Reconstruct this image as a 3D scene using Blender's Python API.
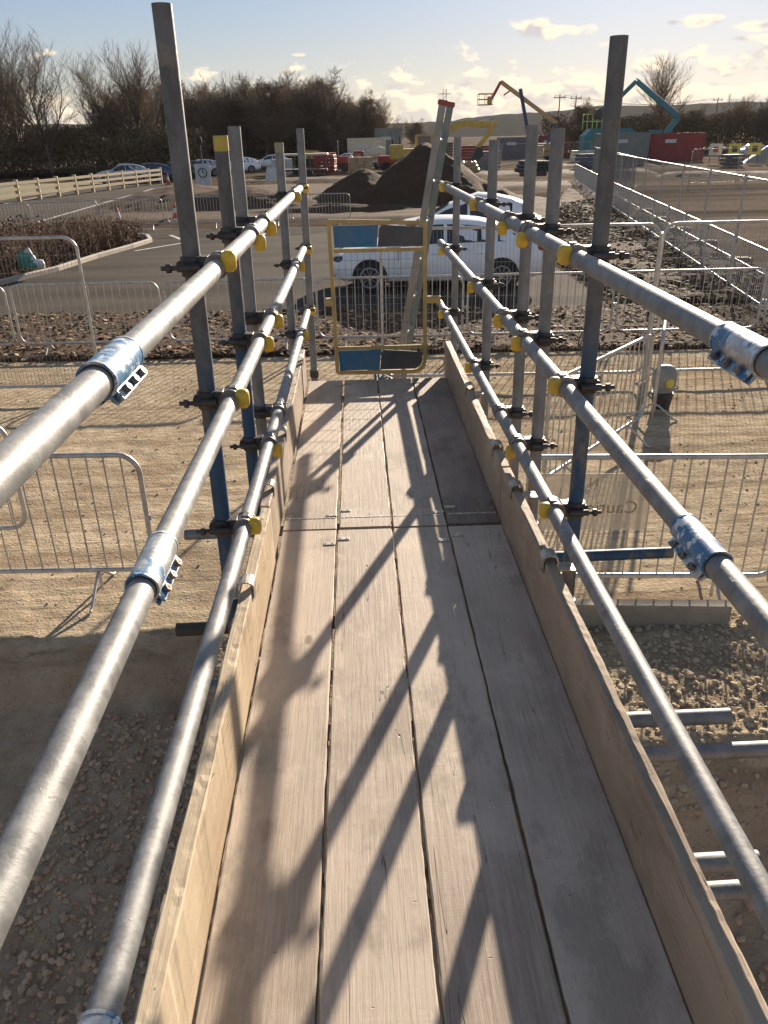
import bpy, math, random
import numpy as np
from mathutils import Vector, Matrix
for o in list(bpy.data.objects): bpy.data.objects.remove(o)
S = bpy.context.scene
COL = S.collection
random.seed(7)
R = math.radians

# ------------------------------------------------------------------ camera
CAM_H = 1.45
FPX = 780.0
def cam_axes():
    a = math.tan(R(1.2))
    n = Vector((a, 1.0, (375 + a * 31) / FPX)).normalized()      # world down, in camera axes (right, down, forward)
    y = Vector((-31, -375, FPX)).normalized()                    # walkway direction in camera axes
    z = -n
    x = y.cross(z)
    return x, y, z
ax, ay, az_ = cam_axes()
cam = bpy.data.objects.new('camera', bpy.data.cameras.new('camera'))
COL.objects.link(cam)
cam.data.sensor_fit = 'VERTICAL'; cam.data.sensor_height = 24; cam.data.lens = 24 * FPX / 1024
cam.data.clip_start = 0.02; cam.data.clip_end = 6000
m = Matrix(((ax[0], -ax[1], -ax[2], 0), (ay[0], -ay[1], -ay[2], 0), (az_[0], -az_[1], -az_[2], CAM_H), (0, 0, 0, 1)))
cam.matrix_world = m
S.camera = cam

# ------------------------------------------------------------------ light
SUN_AZ, SUN_EL = R(21.5), R(16.6)          # azimuth to the right of +Y
sd = Vector((math.sin(SUN_AZ) * math.cos(SUN_EL), math.cos(SUN_AZ) * math.cos(SUN_EL), math.sin(SUN_EL)))
sun = bpy.data.objects.new('sun', bpy.data.lights.new('sun', 'SUN')); COL.objects.link(sun)
sun.data.energy = 5.0; sun.data.angle = R(0.55); sun.data.color = (1.0, 0.86, 0.69)
sun.rotation_euler = sd.to_track_quat('Z', 'Y').to_euler()
S.view_settings.view_transform = 'Standard'; S.view_settings.look = 'None'
S.view_settings.exposure = 1.34; S.view_settings.gamma = 1; S.view_settings.use_curve_mapping = False

W = bpy.data.worlds.new('World'); S.world = W; W.use_nodes = True
def world():
    nt = W.node_tree; nt.nodes.clear(); N = nt.nodes.new; L = nt.links.new
    out = N('ShaderNodeOutputWorld'); bg = N('ShaderNodeBackground'); L(bg.outputs[0], out.inputs[0])
    sky = N('ShaderNodeTexSky'); sky.sky_type = 'NISHITA'; sky.sun_disc = False
    sky.sun_elevation = SUN_EL; sky.sun_rotation = SUN_AZ
    sky.air_density = 1.0; sky.dust_density = 0.35; sky.ozone_density = 2.2
    bg.inputs[1].default_value = 0.054
    tc = N('ShaderNodeTexCoord'); sep = N('ShaderNodeSeparateXYZ'); L(tc.outputs['Generated'], sep.inputs[0])
    def M(op, a, b=None, c=None):
        n = N('ShaderNodeMath'); n.operation = op
        for i, v in enumerate((a, b, c)):
            if v is None: continue
            if isinstance(v, (int, float)): n.inputs[i].default_value = v
            else: L(v, n.inputs[i])
        return n.outputs[0]
    az = M('ARCTAN2', sep.outputs[0], sep.outputs[1]); el = sep.outputs[2]
    comb = N('ShaderNodeCombineXYZ'); L(M('MULTIPLY', az, 26), comb.inputs[0]); L(M('MULTIPLY', el, 52), comb.inputs[1])
    no = N('ShaderNodeTexNoise'); no.inputs['Scale'].default_value = 1.0; no.inputs['Detail'].default_value = 7; no.inputs['Roughness'].default_value = 0.55
    L(comb.outputs[0], no.inputs['Vector'])
    comb2 = N('ShaderNodeVectorMath'); comb2.operation = 'ADD'; L(comb.outputs[0], comb2.inputs[0]); comb2.inputs[1].default_value = (0.22, 0.50, 0)
    no2 = N('ShaderNodeTexNoise'); no2.inputs['Scale'].default_value = 1.0; no2.inputs['Detail'].default_value = 7; no2.inputs['Roughness'].default_value = 0.55
    L(comb2.outputs[0], no2.inputs['Vector'])
    def ramp(v, a, b):
        n = N('ShaderNodeMapRange'); n.interpolation_type = 'SMOOTHSTEP'; L(v, n.inputs[0]); n.inputs[1].default_value = a; n.inputs[2].default_value = b
        return n.outputs[0]
    # cumulus bank low over the horizon, higher to the right
    top = M('ADD', M('ADD', 0.056, M('MULTIPLY', az, 0.03)), M('MULTIPLY', ramp(az, -0.45, -0.15), 0.0))
    hgt = M('SUBTRACT', top, el)                       # positive inside the bank
    dens = M('ADD', M('MULTIPLY', hgt, 3.8), M('SUBTRACT', no.outputs[0], 0.50))
    bank = ramp(dens, -0.01, 0.11)
    # isolated small clouds: (azimuth, elevation sine, half width, half height)
    masks = bank; core = ramp(dens, 0.07, 0.30)
    for (a0, e0, wa, we) in ((0.222, 0.0985, 0.052, 0.0085), (0.20, 0.100, 0.026, 0.011), (0.375, 0.1005, 0.024, 0.0065), (0.425, 0.094, 0.030, 0.0065), (0.343, 0.1005, 0.009, 0.003), (-0.056, 0.083, 0.011, 0.003), (0.41, 0.083, 0.03, 0.004)):
        dx = M('DIVIDE', M('SUBTRACT', az, a0), wa); dy = M('DIVIDE', M('SUBTRACT', el, e0), we)
        r = M('SQRT', M('ADD', M('MULTIPLY', dx, dx), M('MULTIPLY', dy, dy)))
        d = M('ADD', M('SUBTRACT', 1.0, r), M('MULTIPLY', M('SUBTRACT', no.outputs[0], 0.5), 3.0))
        masks = M('MAXIMUM', masks, ramp(d, 0.05, 0.75)); core = M('MAXIMUM', core, ramp(d, 0.45, 1.1))
    sh = N('ShaderNodeVectorMath'); sh.operation = 'SCALE'; L(sky.outputs[0], sh.inputs[0]); sh.inputs[3].default_value = 1 / 10.0
    sa = N('ShaderNodeVectorMath'); sa.operation = 'ADD'; L(sh.outputs[0], sa.inputs[0]); sa.inputs[1].default_value = (1, 1, 1)
    sq = N('ShaderNodeVectorMath'); sq.operation = 'DIVIDE'; L(sky.outputs[0], sq.inputs[0]); L(sa.outputs[0], sq.inputs[1])
    tn = N('ShaderNodeVectorMath'); tn.operation = 'MULTIPLY'; L(sq.outputs[0], tn.inputs[0]); tm = N('ShaderNodeMix'); tm.data_type = 'RGBA'; L(ramp(el, 0.0, 0.20), tm.inputs[0]); tm.inputs[6].default_value = (1.06, 1.0, 0.98, 1); tm.inputs[7].default_value = (0.84, 0.97, 1.24, 1); th = N('ShaderNodeMix'); th.data_type = 'RGBA'; L(ramp(el, 0.22, 0.5), th.inputs[0]); L(tm.outputs[2], th.inputs[6]); th.inputs[7].default_value = (2.0, 1.62, 1.45, 1); L(th.outputs[2], tn.inputs[1]); skyc = tn.outputs[0]  # high sky above the view brightened and warmed as added fill light
    shade = ramp(M('ADD', M('SUBTRACT', no.outputs[0], no2.outputs[0]), M('MULTIPLY', core, -0.085)), -0.10, 0.07)
    cc = N('ShaderNodeMix'); cc.data_type = 'RGBA'; L(shade, cc.inputs[0])
    cc.inputs[6].default_value = (5.0, 4.7, 4.6, 1); cc.inputs[7].default_value = (9.6, 8.0, 5.9, 1)
    # air glow between bank and sky
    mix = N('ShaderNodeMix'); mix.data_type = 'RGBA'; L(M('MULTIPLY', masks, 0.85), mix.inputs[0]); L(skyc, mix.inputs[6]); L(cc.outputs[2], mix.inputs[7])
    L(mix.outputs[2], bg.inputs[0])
world()

# ------------------------------------------------------------------ materials
MATS = {}
def mat(name, col, rough=0.6, metal=0.0, col2=None, nscale=8.0, bump=0.0, bscale=40.0, detail=5, stretch=(1, 1, 1), thr=(0.35, 0.65), spec=0.5, emit=None):
    if name in MATS: return MATS[name]
    mt = bpy.data.materials.new(name); mt.use_nodes = True; nt = mt.node_tree; N = nt.nodes.new; L = nt.links.new
    b = nt.nodes['Principled BSDF']; b.inputs['Roughness'].default_value = rough; b.inputs['Metallic'].default_value = metal
    b.inputs['Specular IOR Level'].default_value = spec
    tc = N('ShaderNodeTexCoord'); mp = N('ShaderNodeMapping'); mp.inputs['Scale'].default_value = stretch; L(tc.outputs['Object'], mp.inputs[0])
    oi = N('ShaderNodeObjectInfo'); va = N('ShaderNodeVectorMath'); va.operation = 'SCALE'; va.inputs[3].default_value = 37.0
    cx = N('ShaderNodeCombineXYZ'); 
    for i in range(3): L(oi.outputs['Random'], cx.inputs[i])
    L(cx.outputs[0], va.inputs[0]); ad = N('ShaderNodeVectorMath'); ad.operation = 'ADD'; L(mp.outputs[0], ad.inputs[0]); L(va.outputs[0], ad.inputs[1])
    if col2 is None: col2 = tuple(c * 0.72 for c in col)
    n = N('ShaderNodeTexNoise'); n.inputs['Scale'].default_value = nscale; n.inputs['Detail'].default_value = detail; n.inputs['Roughness'].default_value = 0.65; L(ad.outputs[0], n.inputs['Vector'])
    r = N('ShaderNodeMapRange'); L(n.outputs[0], r.inputs[0]); r.inputs[1].default_value = thr[0]; r.inputs[2].default_value = thr[1]
    mx = N('ShaderNodeMix'); mx.data_type = 'RGBA'; L(r.outputs[0], mx.inputs[0]); mx.inputs[6].default_value = (*col, 1); mx.inputs[7].default_value = (*col2, 1)
    L(mx.outputs[2], b.inputs['Base Color'])
    if bump:
        n2 = N('ShaderNodeTexNoise'); n2.inputs['Scale'].default_value = bscale; n2.inputs['Detail'].default_value = 8; n2.inputs['Roughness'].default_value = 0.7; L(ad.outputs[0], n2.inputs['Vector'])
        bp = N('ShaderNodeBump'); bp.inputs['Strength'].default_value = 1.0; bp.inputs['Distance'].default_value = bump; L(n2.outputs[0], bp.inputs['Height']); L(bp.outputs[0], b.inputs['Normal'])
    if emit:
        b.inputs['Emission Color'].default_value = (*emit, 1); b.inputs['Emission Strength'].default_value = 1
    MATS[name] = mt
    return mt

class NT:                                     # small helper to write node materials
    def __init__(s, name):
        s.m = bpy.data.materials.new(name); s.m.use_nodes = True; s.nt = s.m.node_tree; s.b = s.nt.nodes['Principled BSDF']
        tc = s.N('ShaderNodeTexCoord'); oi = s.N('ShaderNodeObjectInfo'); cx = s.N('ShaderNodeCombineXYZ')
        for i in range(3): s.L(s.math('MULTIPLY', oi.outputs['Random'], (31.0, 17.0, 23.0)[i]), cx.inputs[i])
        ad = s.N('ShaderNodeVectorMath'); ad.operation = 'ADD'; s.L(tc.outputs['Object'], ad.inputs[0]); s.L(cx.outputs[0], ad.inputs[1])
        s.co = ad.outputs[0]; s.raw = tc.outputs['Object']; s.rnd = oi.outputs['Random']
        MATS[name] = s.m
    def N(s, t): return s.nt.nodes.new(t)
    def L(s, a, b): s.nt.links.new(a, b)
    def math(s, op, a, b=None, c=None):
        n = s.N('ShaderNodeMath'); n.operation = op
        for i, v in enumerate((a, b, c)):
            if v is None: continue
            if isinstance(v, (int, float)): n.inputs[i].default_value = v
            else: s.L(v, n.inputs[i])
        return n.outputs[0]
    def noise(s, scale, stretch=(1, 1, 1), detail=5, rough=0.6, co=None):
        mp = s.N('ShaderNodeMapping'); mp.inputs['Scale'].default_value = stretch; s.L(co or s.co, mp.inputs[0])
        n = s.N('ShaderNodeTexNoise'); n.inputs['Scale'].default_value = scale; n.inputs['Detail'].default_value = detail; n.inputs['Roughness'].default_value = rough
        s.L(mp.outputs[0], n.inputs['Vector']); return n.outputs[0]
    def vor(s, scale, stretch=(1, 1, 1), feat='F1', out='Distance'):
        mp = s.N('ShaderNodeMapping'); mp.inputs['Scale'].default_value = stretch; s.L(s.co, mp.inputs[0])
        n = s.N('ShaderNodeTexVoronoi'); n.feature = feat; n.inputs['Scale'].default_value = scale; s.L(mp.outputs[0], n.inputs['Vector']); return n.outputs[out]
    def rng(s, v, a, b, c=0.0, d=1.0):
        n = s.N('ShaderNodeMapRange'); n.interpolation_type = 'SMOOTHSTEP'; s.L(v, n.inputs[0])
        for i, x in enumerate((a, b, c, d)): n.inputs[i + 1].default_value = x
        return n.outputs[0]
    def mix(s, f, a, b, blend='MIX'):
        n = s.N('ShaderNodeMix'); n.data_type = 'RGBA'; n.blend_type = blend
        for i, v in ((0, f), (6, a), (7, b)):
            if isinstance(v, tuple): n.inputs[i].default_value = (*v, 1)
            elif isinstance(v, (int, float)): n.inputs[i].default_value = v
            else: s.L(v, n.inputs[i])
        return n.outputs[2]
    def bump(s, h, dist):
        bp = s.N('ShaderNodeBump'); bp.inputs['Distance'].default_value = dist; s.L(h, bp.inputs['Height']); s.L(bp.outputs[0], s.b.inputs['Normal'])
    def set(s, name, v):
        if isinstance(v, (int, float)): s.b.inputs[name].default_value = v
        elif isinstance(v, tuple): s.b.inputs[name].default_value = (*v, 1)
        else: s.L(v, s.b.inputs[name])

def wood(name, base, light, dark, toe=False):
    t = NT(name)
    big = t.noise(1.6, (1, 0.6, 1), 4)
    grain = t.noise(14, (9, 0.35, 9), 6, 0.7)
    fine = t.noise(60, (6, 0.25, 6), 4, 0.7)
    saw = t.noise(9, (0.8, 10, 0.8), 3)
    c = t.mix(t.rng(grain, 0.3, 0.72), dark, base)
    c = t.mix(t.rng(big, 0.35, 0.7), c, light)
    c = t.mix(t.math('MULTIPLY', t.rng(fine, 0.55, 0.75), 0.35), c, dark)
    # long drying cracks
    crack = t.rng(t.noise(7, (4, 0.10, 4), 2, 0.4), 0.497, 0.503)
    crack2 = t.math('SUBTRACT', 1.0, t.math('ABSOLUTE', t.math('SUBTRACT', t.math('MULTIPLY', crack, 2.0), 1.0)))
    msk = t.rng(t.noise(1.1, (1, 0.5, 1), 2), 0.47, 0.56)
    cr = t.math('MULTIPLY', crack2, msk)
    c = t.mix(t.math('MULTIPLY', cr, 0.75), c, (0.06, 0.045, 0.035))
    # scuffs, mud and specks
    scuff = t.rng(t.noise(22, (1, 1, 1), 6, 0.75), 0.60, 0.72)
    c = t.mix(t.math('MULTIPLY', scuff, 0.35), c, tuple(x * 0.55 for x in base))
    speck = t.rng(t.vor(26, (1, 0.6, 1)), 0.03, 0.07, 1.0, 0.0)
    sm = t.rng(t.noise(3.0), 0.52, 0.6)
    c = t.mix(t.math('MULTIPLY', t.math('MULTIPLY', speck, sm), 0.7), c, (0.10, 0.07, 0.05))
    # knots
    kd = t.vor(1.7, (2.2, 1.0, 2.2))
    knot = t.rng(kd, 0.035, 0.06, 1.0, 0.0)
    ring = t.math('MULTIPLY', t.rng(kd, 0.05, 0.22, 1.0, 0.0), t.rng(t.math('SINE', t.math('MULTIPLY', kd, 260.0)), 0.0, 1.0))
    c = t.mix(t.math('MULTIPLY', ring, 0.22), c, dark)
    c = t.mix(t.math('MULTIPLY', knot, 0.65), c, (0.09, 0.055, 0.035))
    # dark mud smears and heel scuffs along the walking line
    mudn = t.rng(t.noise(3.4, (1, 0.55, 1), 7, 0.72), 0.50, 0.62)
    c = t.mix(t.math('MULTIPLY', mudn, 0.6), c, tuple(x * 0.62 for x in base))
    nick = t.rng(t.vor(9, (1.0, 3.2, 1.0)), 0.02, 0.05, 1.0, 0.0)
    c = t.mix(t.math('MULTIPLY', nick, 0.6), c, (0.12, 0.085, 0.06))
    rip = t.math('SINE', t.math('ADD', t.math('MULTIPLY', t.noise(1.2, (2.5, 1, 1), 2), 40.0), t.math('MULTIPLY', t.noise(2.0, (0.1, 6.0, 0.1), 1), 150.0)))
    ripm = t.rng(t.noise(0.9, (1.2, 0.8, 1), 2), 0.52, 0.62)
    c = t.mix(t.math('MULTIPLY', t.math('MULTIPLY', t.rng(rip, 0.2, 1.0), ripm), 0.03), c, dark)
    dusty = t.rng(t.noise(5, (1, 1, 1), 7, 0.7), 0.52, 0.68)
    c = t.mix(t.math('MULTIPLY', dusty, 0.3), c, tuple(min(1, x * 1.25) for x in light))
    t.set('Base Color', c); t.set('Roughness', t.rng(big, 0.2, 0.8, 0.62, 0.85)); t.set('Specular IOR Level', 0.35)
    h = t.math('ADD', t.math('MULTIPLY', grain, 0.6), t.math('ADD', t.math('MULTIPLY', fine, 0.25), t.math('ADD', t.math('MULTIPLY', t.math('MULTIPLY', saw, t.rng(t.noise(2.5), 0.5, 0.65)), 0.16), t.math('MULTIPLY', cr, -1.2))))
    h = t.math('ADD', h, t.math('ADD', t.math('MULTIPLY', nick, -0.5), t.math('MULTIPLY', t.math('MULTIPLY', rip, ripm), 0.008)))
    t.bump(h, 0.0036)
    return t.m
M_DECK = wood('weathered_deck_wood', (0.445, 0.365, 0.295), (0.555, 0.47, 0.385), (0.29, 0.232, 0.185))
M_DECKS = wood('stained_deck_wood', (0.29, 0.23, 0.18), (0.38, 0.31, 0.25), (0.14, 0.108, 0.085))
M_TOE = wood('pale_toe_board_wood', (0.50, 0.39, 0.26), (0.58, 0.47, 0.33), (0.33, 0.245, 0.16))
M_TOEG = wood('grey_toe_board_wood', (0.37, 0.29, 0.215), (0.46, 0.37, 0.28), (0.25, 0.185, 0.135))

def galv(name, base, dark, rough=0.42, paint=None, pthr=(0.5, 0.56), metal=0.75, top=None, white=0.0):
    t = NT(name)
    a = t.noise(18, (1, 1, 0.5), 6, 0.7); b = t.noise(5, (1, 1, 0.6), 5); f = t.noise(90, (1, 1, 1), 4, 0.7)
    c = t.mix(t.rng(a, 0.32, 0.68), dark, base)
    c = t.mix(t.math('MULTIPLY', t.rng(b, 0.5, 0.75), 0.5), c, dark)
    c = t.mix(t.math('MULTIPLY', t.rng(f, 0.6, 0.75), 0.3), c, tuple(min(1, x * 1.35) for x in base))
    mud = t.rng(t.noise(11, (1, 1, 1), 7, 0.75), 0.6, 0.66)
    c = t.mix(t.math('MULTIPLY', mud, 0.45), c, (0.30, 0.25, 0.19))
    met = metal
    if paint:
        pn = t.rng(t.noise(7, (1, 1, 0.45), 6, 0.65), *pthr)
        if top is not None:
            sp = t.N('ShaderNodeSeparateXYZ'); t.L(t.raw, sp.inputs[0])
            pn = t.math('MULTIPLY', pn, t.rng(sp.outputs[2], top - 0.25, top + 0.1, 1.0, 0.0))
        c = t.mix(pn, c, paint)
        if white:
            wn = t.rng(t.noise(38, (1, 1, 1), 5, 0.7), 0.54, 0.57)
            c = t.mix(t.math('MULTIPLY', wn, white), c, (0.62, 0.66, 0.68)); 
        met = t.math('MULTIPLY', t.math('SUBTRACT', 1.0, pn), metal)
    t.set('Base Color', c); t.set('Metallic', met)
    t.set('Roughness', t.rng(a, 0.2, 0.8, rough - 0.06, rough + 0.16))
    t.bump(t.math('ADD', f, t.math('MULTIPLY', mud, 0.8)), 0.0006)
    return t.m
M_RAIL = galv('galvanised_rail', (0.31, 0.31, 0.305), (0.17, 0.17, 0.168), 0.54, metal=0.4)
M_POST = galv('galvanised_post', (0.18, 0.182, 0.185), (0.095, 0.094, 0.093), 0.56, paint=(0.018, 0.06, 0.12), pthr=(0.42, 0.5), metal=0.6, top=0.95)
M_POSTG = galv('galvanised_post_plain', (0.27, 0.275, 0.28), (0.155, 0.158, 0.16), 0.55, metal=0.45)
M_SLEEVE = galv('blue_flaked_sleeve', (0.58, 0.58, 0.57), (0.36, 0.36, 0.36), 0.42, paint=(0.05, 0.16, 0.31), pthr=(0.45, 0.52), white=0.9, metal=0.7)
M_CLAMP = mat('dark_clamp_steel', (0.10, 0.09, 0.085), 0.55, 0.6, (0.05, 0.045, 0.04), 25, 0.001, 80)
M_BAND = mat('worn_band_steel', (0.30, 0.28, 0.26), 0.5, 0.7, (0.13, 0.11, 0.10), 22, 0.001, 80)
M_CLIP = mat('zinc_clip', (0.52, 0.49, 0.44), 0.45, 0.6, (0.30, 0.27, 0.24), 30, 0.0008, 90)
M_YEL = mat('yellow_plastic', (0.80, 0.50, 0.02), 0.42, 0, (0.50, 0.33, 0.06), 26, 0.0006, 50)
M_TAPE = mat('yellow_tape', (0.50, 0.38, 0.06), 0.6, 0, (0.38, 0.30, 0.10), 20)
M_TAPE2 = mat('faded_tape', (0.36, 0.32, 0.20), 0.6, 0, (0.26, 0.23, 0.17), 20)
M_GATE = mat('yellow_gate_paint', (0.50, 0.35, 0.12), 0.55, 0, (0.36, 0.25, 0.11), 9, 0.0008, 60)
M_GBLUE = mat('gate_blue_panel', (0.02, 0.14, 0.29), 0.6, 0, (0.09, 0.17, 0.24), 9, 0.0004, 60)
M_GGREY = mat('gate_grey_panel', (0.055, 0.06, 0.065), 0.5, 0, (0.09, 0.09, 0.09), 6, 0.0004, 60)
M_FENCE = mat('galvanised_fence', (0.52, 0.51, 0.49), 0.45, 0.5, (0.34, 0.33, 0.31), 12, 0.0004, 60)
M_WIRE = mat('fence_wire', (0.26, 0.25, 0.24), 0.75, 0.2)
M_ALU = mat('ladder_aluminium', (0.30, 0.295, 0.28), 0.5, 0.6, (0.20, 0.20, 0.19), 7, 0.0006, 40)
M_LADG = mat('ladder_stained_stile', (0.22, 0.225, 0.21), 0.5, 0.4, (0.10, 0.16, 0.16), 5)
M_REDP = mat('red_plastic', (0.45, 0.05, 0.035), 0.5)
M_RUB = mat('black_rubber', (0.025, 0.025, 0.026), 0.8)
M_GLASS = mat('dark_car_glass', (0.02, 0.024, 0.028), 0.08, 0, (0.03, 0.034, 0.04), 3, spec=0.8)
M_WHITE = mat('white_car_paint', (0.86, 0.86, 0.86), 0.25, 0, (0.74, 0.74, 0.75), 2, spec=0.6)
M_SILV = mat('silver_car_paint', (0.50, 0.52, 0.54), 0.3, 0.5, (0.42, 0.44, 0.46), 2)
M_BLKC = mat('black_car_paint', (0.018, 0.02, 0.024), 0.2, 0.2, spec=0.7)
M_BLUC = mat('blue_car_paint', (0.06, 0.09, 0.15), 0.22, 0.3, spec=0.7)
M_RIM = mat('alloy_rim', (0.45, 0.45, 0.46), 0.35, 0.8)
M_CONC = mat('concrete', (0.33, 0.28, 0.215), 0.9, 0, (0.25, 0.21, 0.16), 4, 0.004, 40)
M_KERB = mat('kerb_concrete', (0.45, 0.40, 0.33), 0.85, 0, (0.36, 0.31, 0.25), 3, 0.003, 30)
M_PAINT = mat('road_white_paint', (0.62, 0.60, 0.56), 0.7, 0, (0.40, 0.38, 0.35), 5)
M_EXC = mat('yellow_plant_paint', (0.62, 0.40, 0.07), 0.5, 0, (0.45, 0.30, 0.07), 2)
M_TEAL = mat('teal_plant_paint', (0.035, 0.21, 0.24), 0.5, 0, (0.03, 0.15, 0.18), 2)
M_REDC = mat('red_container_paint', (0.28, 0.035, 0.035), 0.6, 0, (0.20, 0.03, 0.03), 1.5)
M_GREYC = mat('grey_green_steel', (0.22, 0.23, 0.21), 0.6, 0, (0.17, 0.18, 0.165), 1)
M_ORN = mat('orange_boom_paint', (0.50, 0.33, 0.14), 0.5)
M_BLUP = mat('blue_boom_paint', (0.03, 0.055, 0.18), 0.5)
M_GRN = mat('lime_rail_paint', (0.45, 0.62, 0.18), 0.5)
M_SIGNW = mat('sign_white', (0.62, 0.62, 0.60), 0.6)
M_SIGNY = mat('sign_yellow', (0.75, 0.62, 0.10), 0.6)
M_CREAM = mat('cream_paint', (0.62, 0.56, 0.42), 0.5)
M_TIMB = mat('pale_fence_timber', (0.50, 0.39, 0.24), 0.8, 0, (0.36, 0.28, 0.18), 3, 0.003, 20, stretch=(1, 4, 4))
M_BARKT = mat('bare_tree_bark', (0.23, 0.165, 0.11), 0.9, 0, (0.15, 0.105, 0.07), 3)
M_BARK_BACKLIT = mat('backlit_tree_bark', (0.13, 0.092, 0.065), 0.9, 0, (0.08, 0.058, 0.042), 3)  # darker copy of the bark, backlit look put into the colour
M_BARKL = mat('pale_tree_bark', (0.26, 0.18, 0.11), 0.9, 0, (0.18, 0.12, 0.08), 3)
M_BAG = mat('green_plastic_bag', (0.06, 0.26, 0.20), 0.45)
M_BAGW = mat('white_plastic_bag', (0.72, 0.75, 0.74), 0.45)
M_DUST = mat('dusty_black', (0.06, 0.055, 0.05), 0.7)

def islands(name, cols, rough=0.9):
    t = NT(name); g = t.N('ShaderNodeNewGeometry'); r = t.N('ShaderNodeValToRGB'); t.L(g.outputs['Random Per Island'], r.inputs[0])
    r.color_ramp.elements[0].color = (*cols[0], 1); r.color_ramp.elements[1].color = (*cols[-1], 1)
    for i, c in enumerate(cols[1:-1]): e = r.color_ramp.elements.new((i + 1) / (len(cols) - 1)); e.color = (*c, 1)
    t.set('Base Color', r.outputs[0]); t.set('Roughness', rough); t.set('Specular IOR Level', 0.25)
    t.bump(t.noise(60), 0.004)
    return t.m
M_CHIP = islands('bark_chips', [(0.06, 0.033, 0.018), (0.10, 0.055, 0.03), (0.15, 0.085, 0.045), (0.22, 0.135, 0.075), (0.50, 0.36, 0.22)])
M_CLOD = islands('soil_clods', [(0.07, 0.042, 0.025), (0.12, 0.074, 0.044), (0.18, 0.118, 0.07), (0.075, 0.085, 0.03)])
M_STONE = islands('trench_stones', [(0.32, 0.22, 0.14), (0.44, 0.31, 0.20), (0.52, 0.39, 0.265), (0.42, 0.26, 0.18)])
M_SANDC = islands('sand_clods', [(0.36, 0.285, 0.19), (0.42, 0.335, 0.23), (0.46, 0.38, 0.27)])
M_SCRUB = islands('scrub_leaves', [(0.09, 0.064, 0.036), (0.13, 0.092, 0.052), (0.18, 0.125, 0.072), (0.10, 0.085, 0.042)])
M_TWIG = islands('bed_twigs', [(0.07, 0.045, 0.03), (0.12, 0.075, 0.05), (0.17, 0.11, 0.075)])

def ground_mat():
    t = NT('sandy_ground'); sp = t.N('ShaderNodeSeparateXYZ'); t.L(t.raw, sp.inputs[0])
    a = t.noise(0.7, detail=6, co=t.raw); b = t.noise(5, detail=7, rough=0.7, co=t.raw); c = t.noise(34, detail=6, rough=0.75, co=t.raw)
    col = t.mix(t.rng(b, 0.35, 0.65), (0.39, 0.305, 0.205), (0.52, 0.425, 0.30))
    col = t.mix(t.math('MULTIPLY', t.rng(a, 0.45, 0.65), 0.5), col, (0.30, 0.23, 0.155))
    col = t.mix(t.math('MULTIPLY', t.rng(c, 0.55, 0.7), 0.45), col, (0.22, 0.165, 0.11))
    # wheel ruts along X near the walkway foot
    w = t.noise(2.2, (0.12, 2.6, 1), 4, co=t.raw)
    col = t.mix(t.math('MULTIPLY', t.rng(w, 0.50, 0.60), 0.6), col, (0.26, 0.19, 0.128))
    w2 = t.noise(9, (0.35, 2.0, 1), 5, 0.7, co=t.raw)
    col = t.mix(t.math('MULTIPLY', t.rng(w2, 0.55, 0.63), 0.55), col, (0.22, 0.16, 0.105))
    pale = t.rng(t.noise(1.7, detail=6, rough=0.7, co=t.raw), 0.52, 0.62)
    col = t.mix(t.math('MULTIPLY', pale, 0.4), col, (0.55, 0.45, 0.32))
    # damp subsoil below the topping
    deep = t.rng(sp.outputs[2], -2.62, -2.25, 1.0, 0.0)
    sub = t.rng(t.math('ADD', sp.outputs[2], t.math('MULTIPLY', b, 0.25)), -1.72, -1.58, 1.0, 0.0)
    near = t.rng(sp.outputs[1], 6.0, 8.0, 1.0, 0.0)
    col = t.mix(t.math('MULTIPLY', sub, near), col, t.mix(t.rng(b, 0.3, 0.7), (0.40, 0.29, 0.19), (0.50, 0.385, 0.27)))
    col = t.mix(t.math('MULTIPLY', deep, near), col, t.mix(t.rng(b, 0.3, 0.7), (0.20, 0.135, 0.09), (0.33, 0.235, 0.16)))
    # rougher brown earth far out with tracks
    far = t.rng(sp.outputs[1], 12.5, 16)
    trk = t.noise(0.12, (0.25, 2.2, 1), 6, 0.65, co=t.raw)
    fc = t.mix(t.rng(trk, 0.38, 0.62), (0.10, 0.08, 0.06), (0.235, 0.19, 0.145))
    lf = t.rng(sp.outputs[0], -6.0, 8.0, 1.0, 0.0)
    fc = t.mix(t.math('MULTIPLY', lf, 0.75), fc, (0.10, 0.075, 0.05))
    col = t.mix(far, col, fc)
    t.set('Base Color', col); t.set('Roughness', 0.95); t.set('Specular IOR Level', 0.0)
    peb = t.vor(28); h = t.math('ADD', t.math('MULTIPLY', c, 0.5), t.math('ADD', t.math('MULTIPLY', b, 1.2), t.math('MULTIPLY', t.rng(peb, 0.0, 0.35, 1, 0), 0.25)))
    h = t.math('ADD', h, t.math('ADD', t.math('MULTIPLY', w, -0.8), t.math('MULTIPLY', w2, -0.3)))
    t.bump(h, 0.034)
    return t.m
M_GROUND = ground_mat()
def asphalt():
    t = NT('asphalt'); a = t.noise(0.5, (0.4, 1.6, 1), 6, 0.6, co=t.raw); b = t.noise(60, detail=5)
    col = t.mix(t.rng(a, 0.35, 0.65), (0.055, 0.047, 0.041), (0.092, 0.078, 0.064)); col = t.mix(t.math('MULTIPLY', t.rng(b, 0.5, 0.7), 0.4), col, (0.16, 0.145, 0.125))
    t.set('Base Color', col); t.set('Roughness', 0.95); t.set('Specular IOR Level', 0.03); t.bump(b, 0.006); return t.m
M_ASPH = asphalt()
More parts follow.
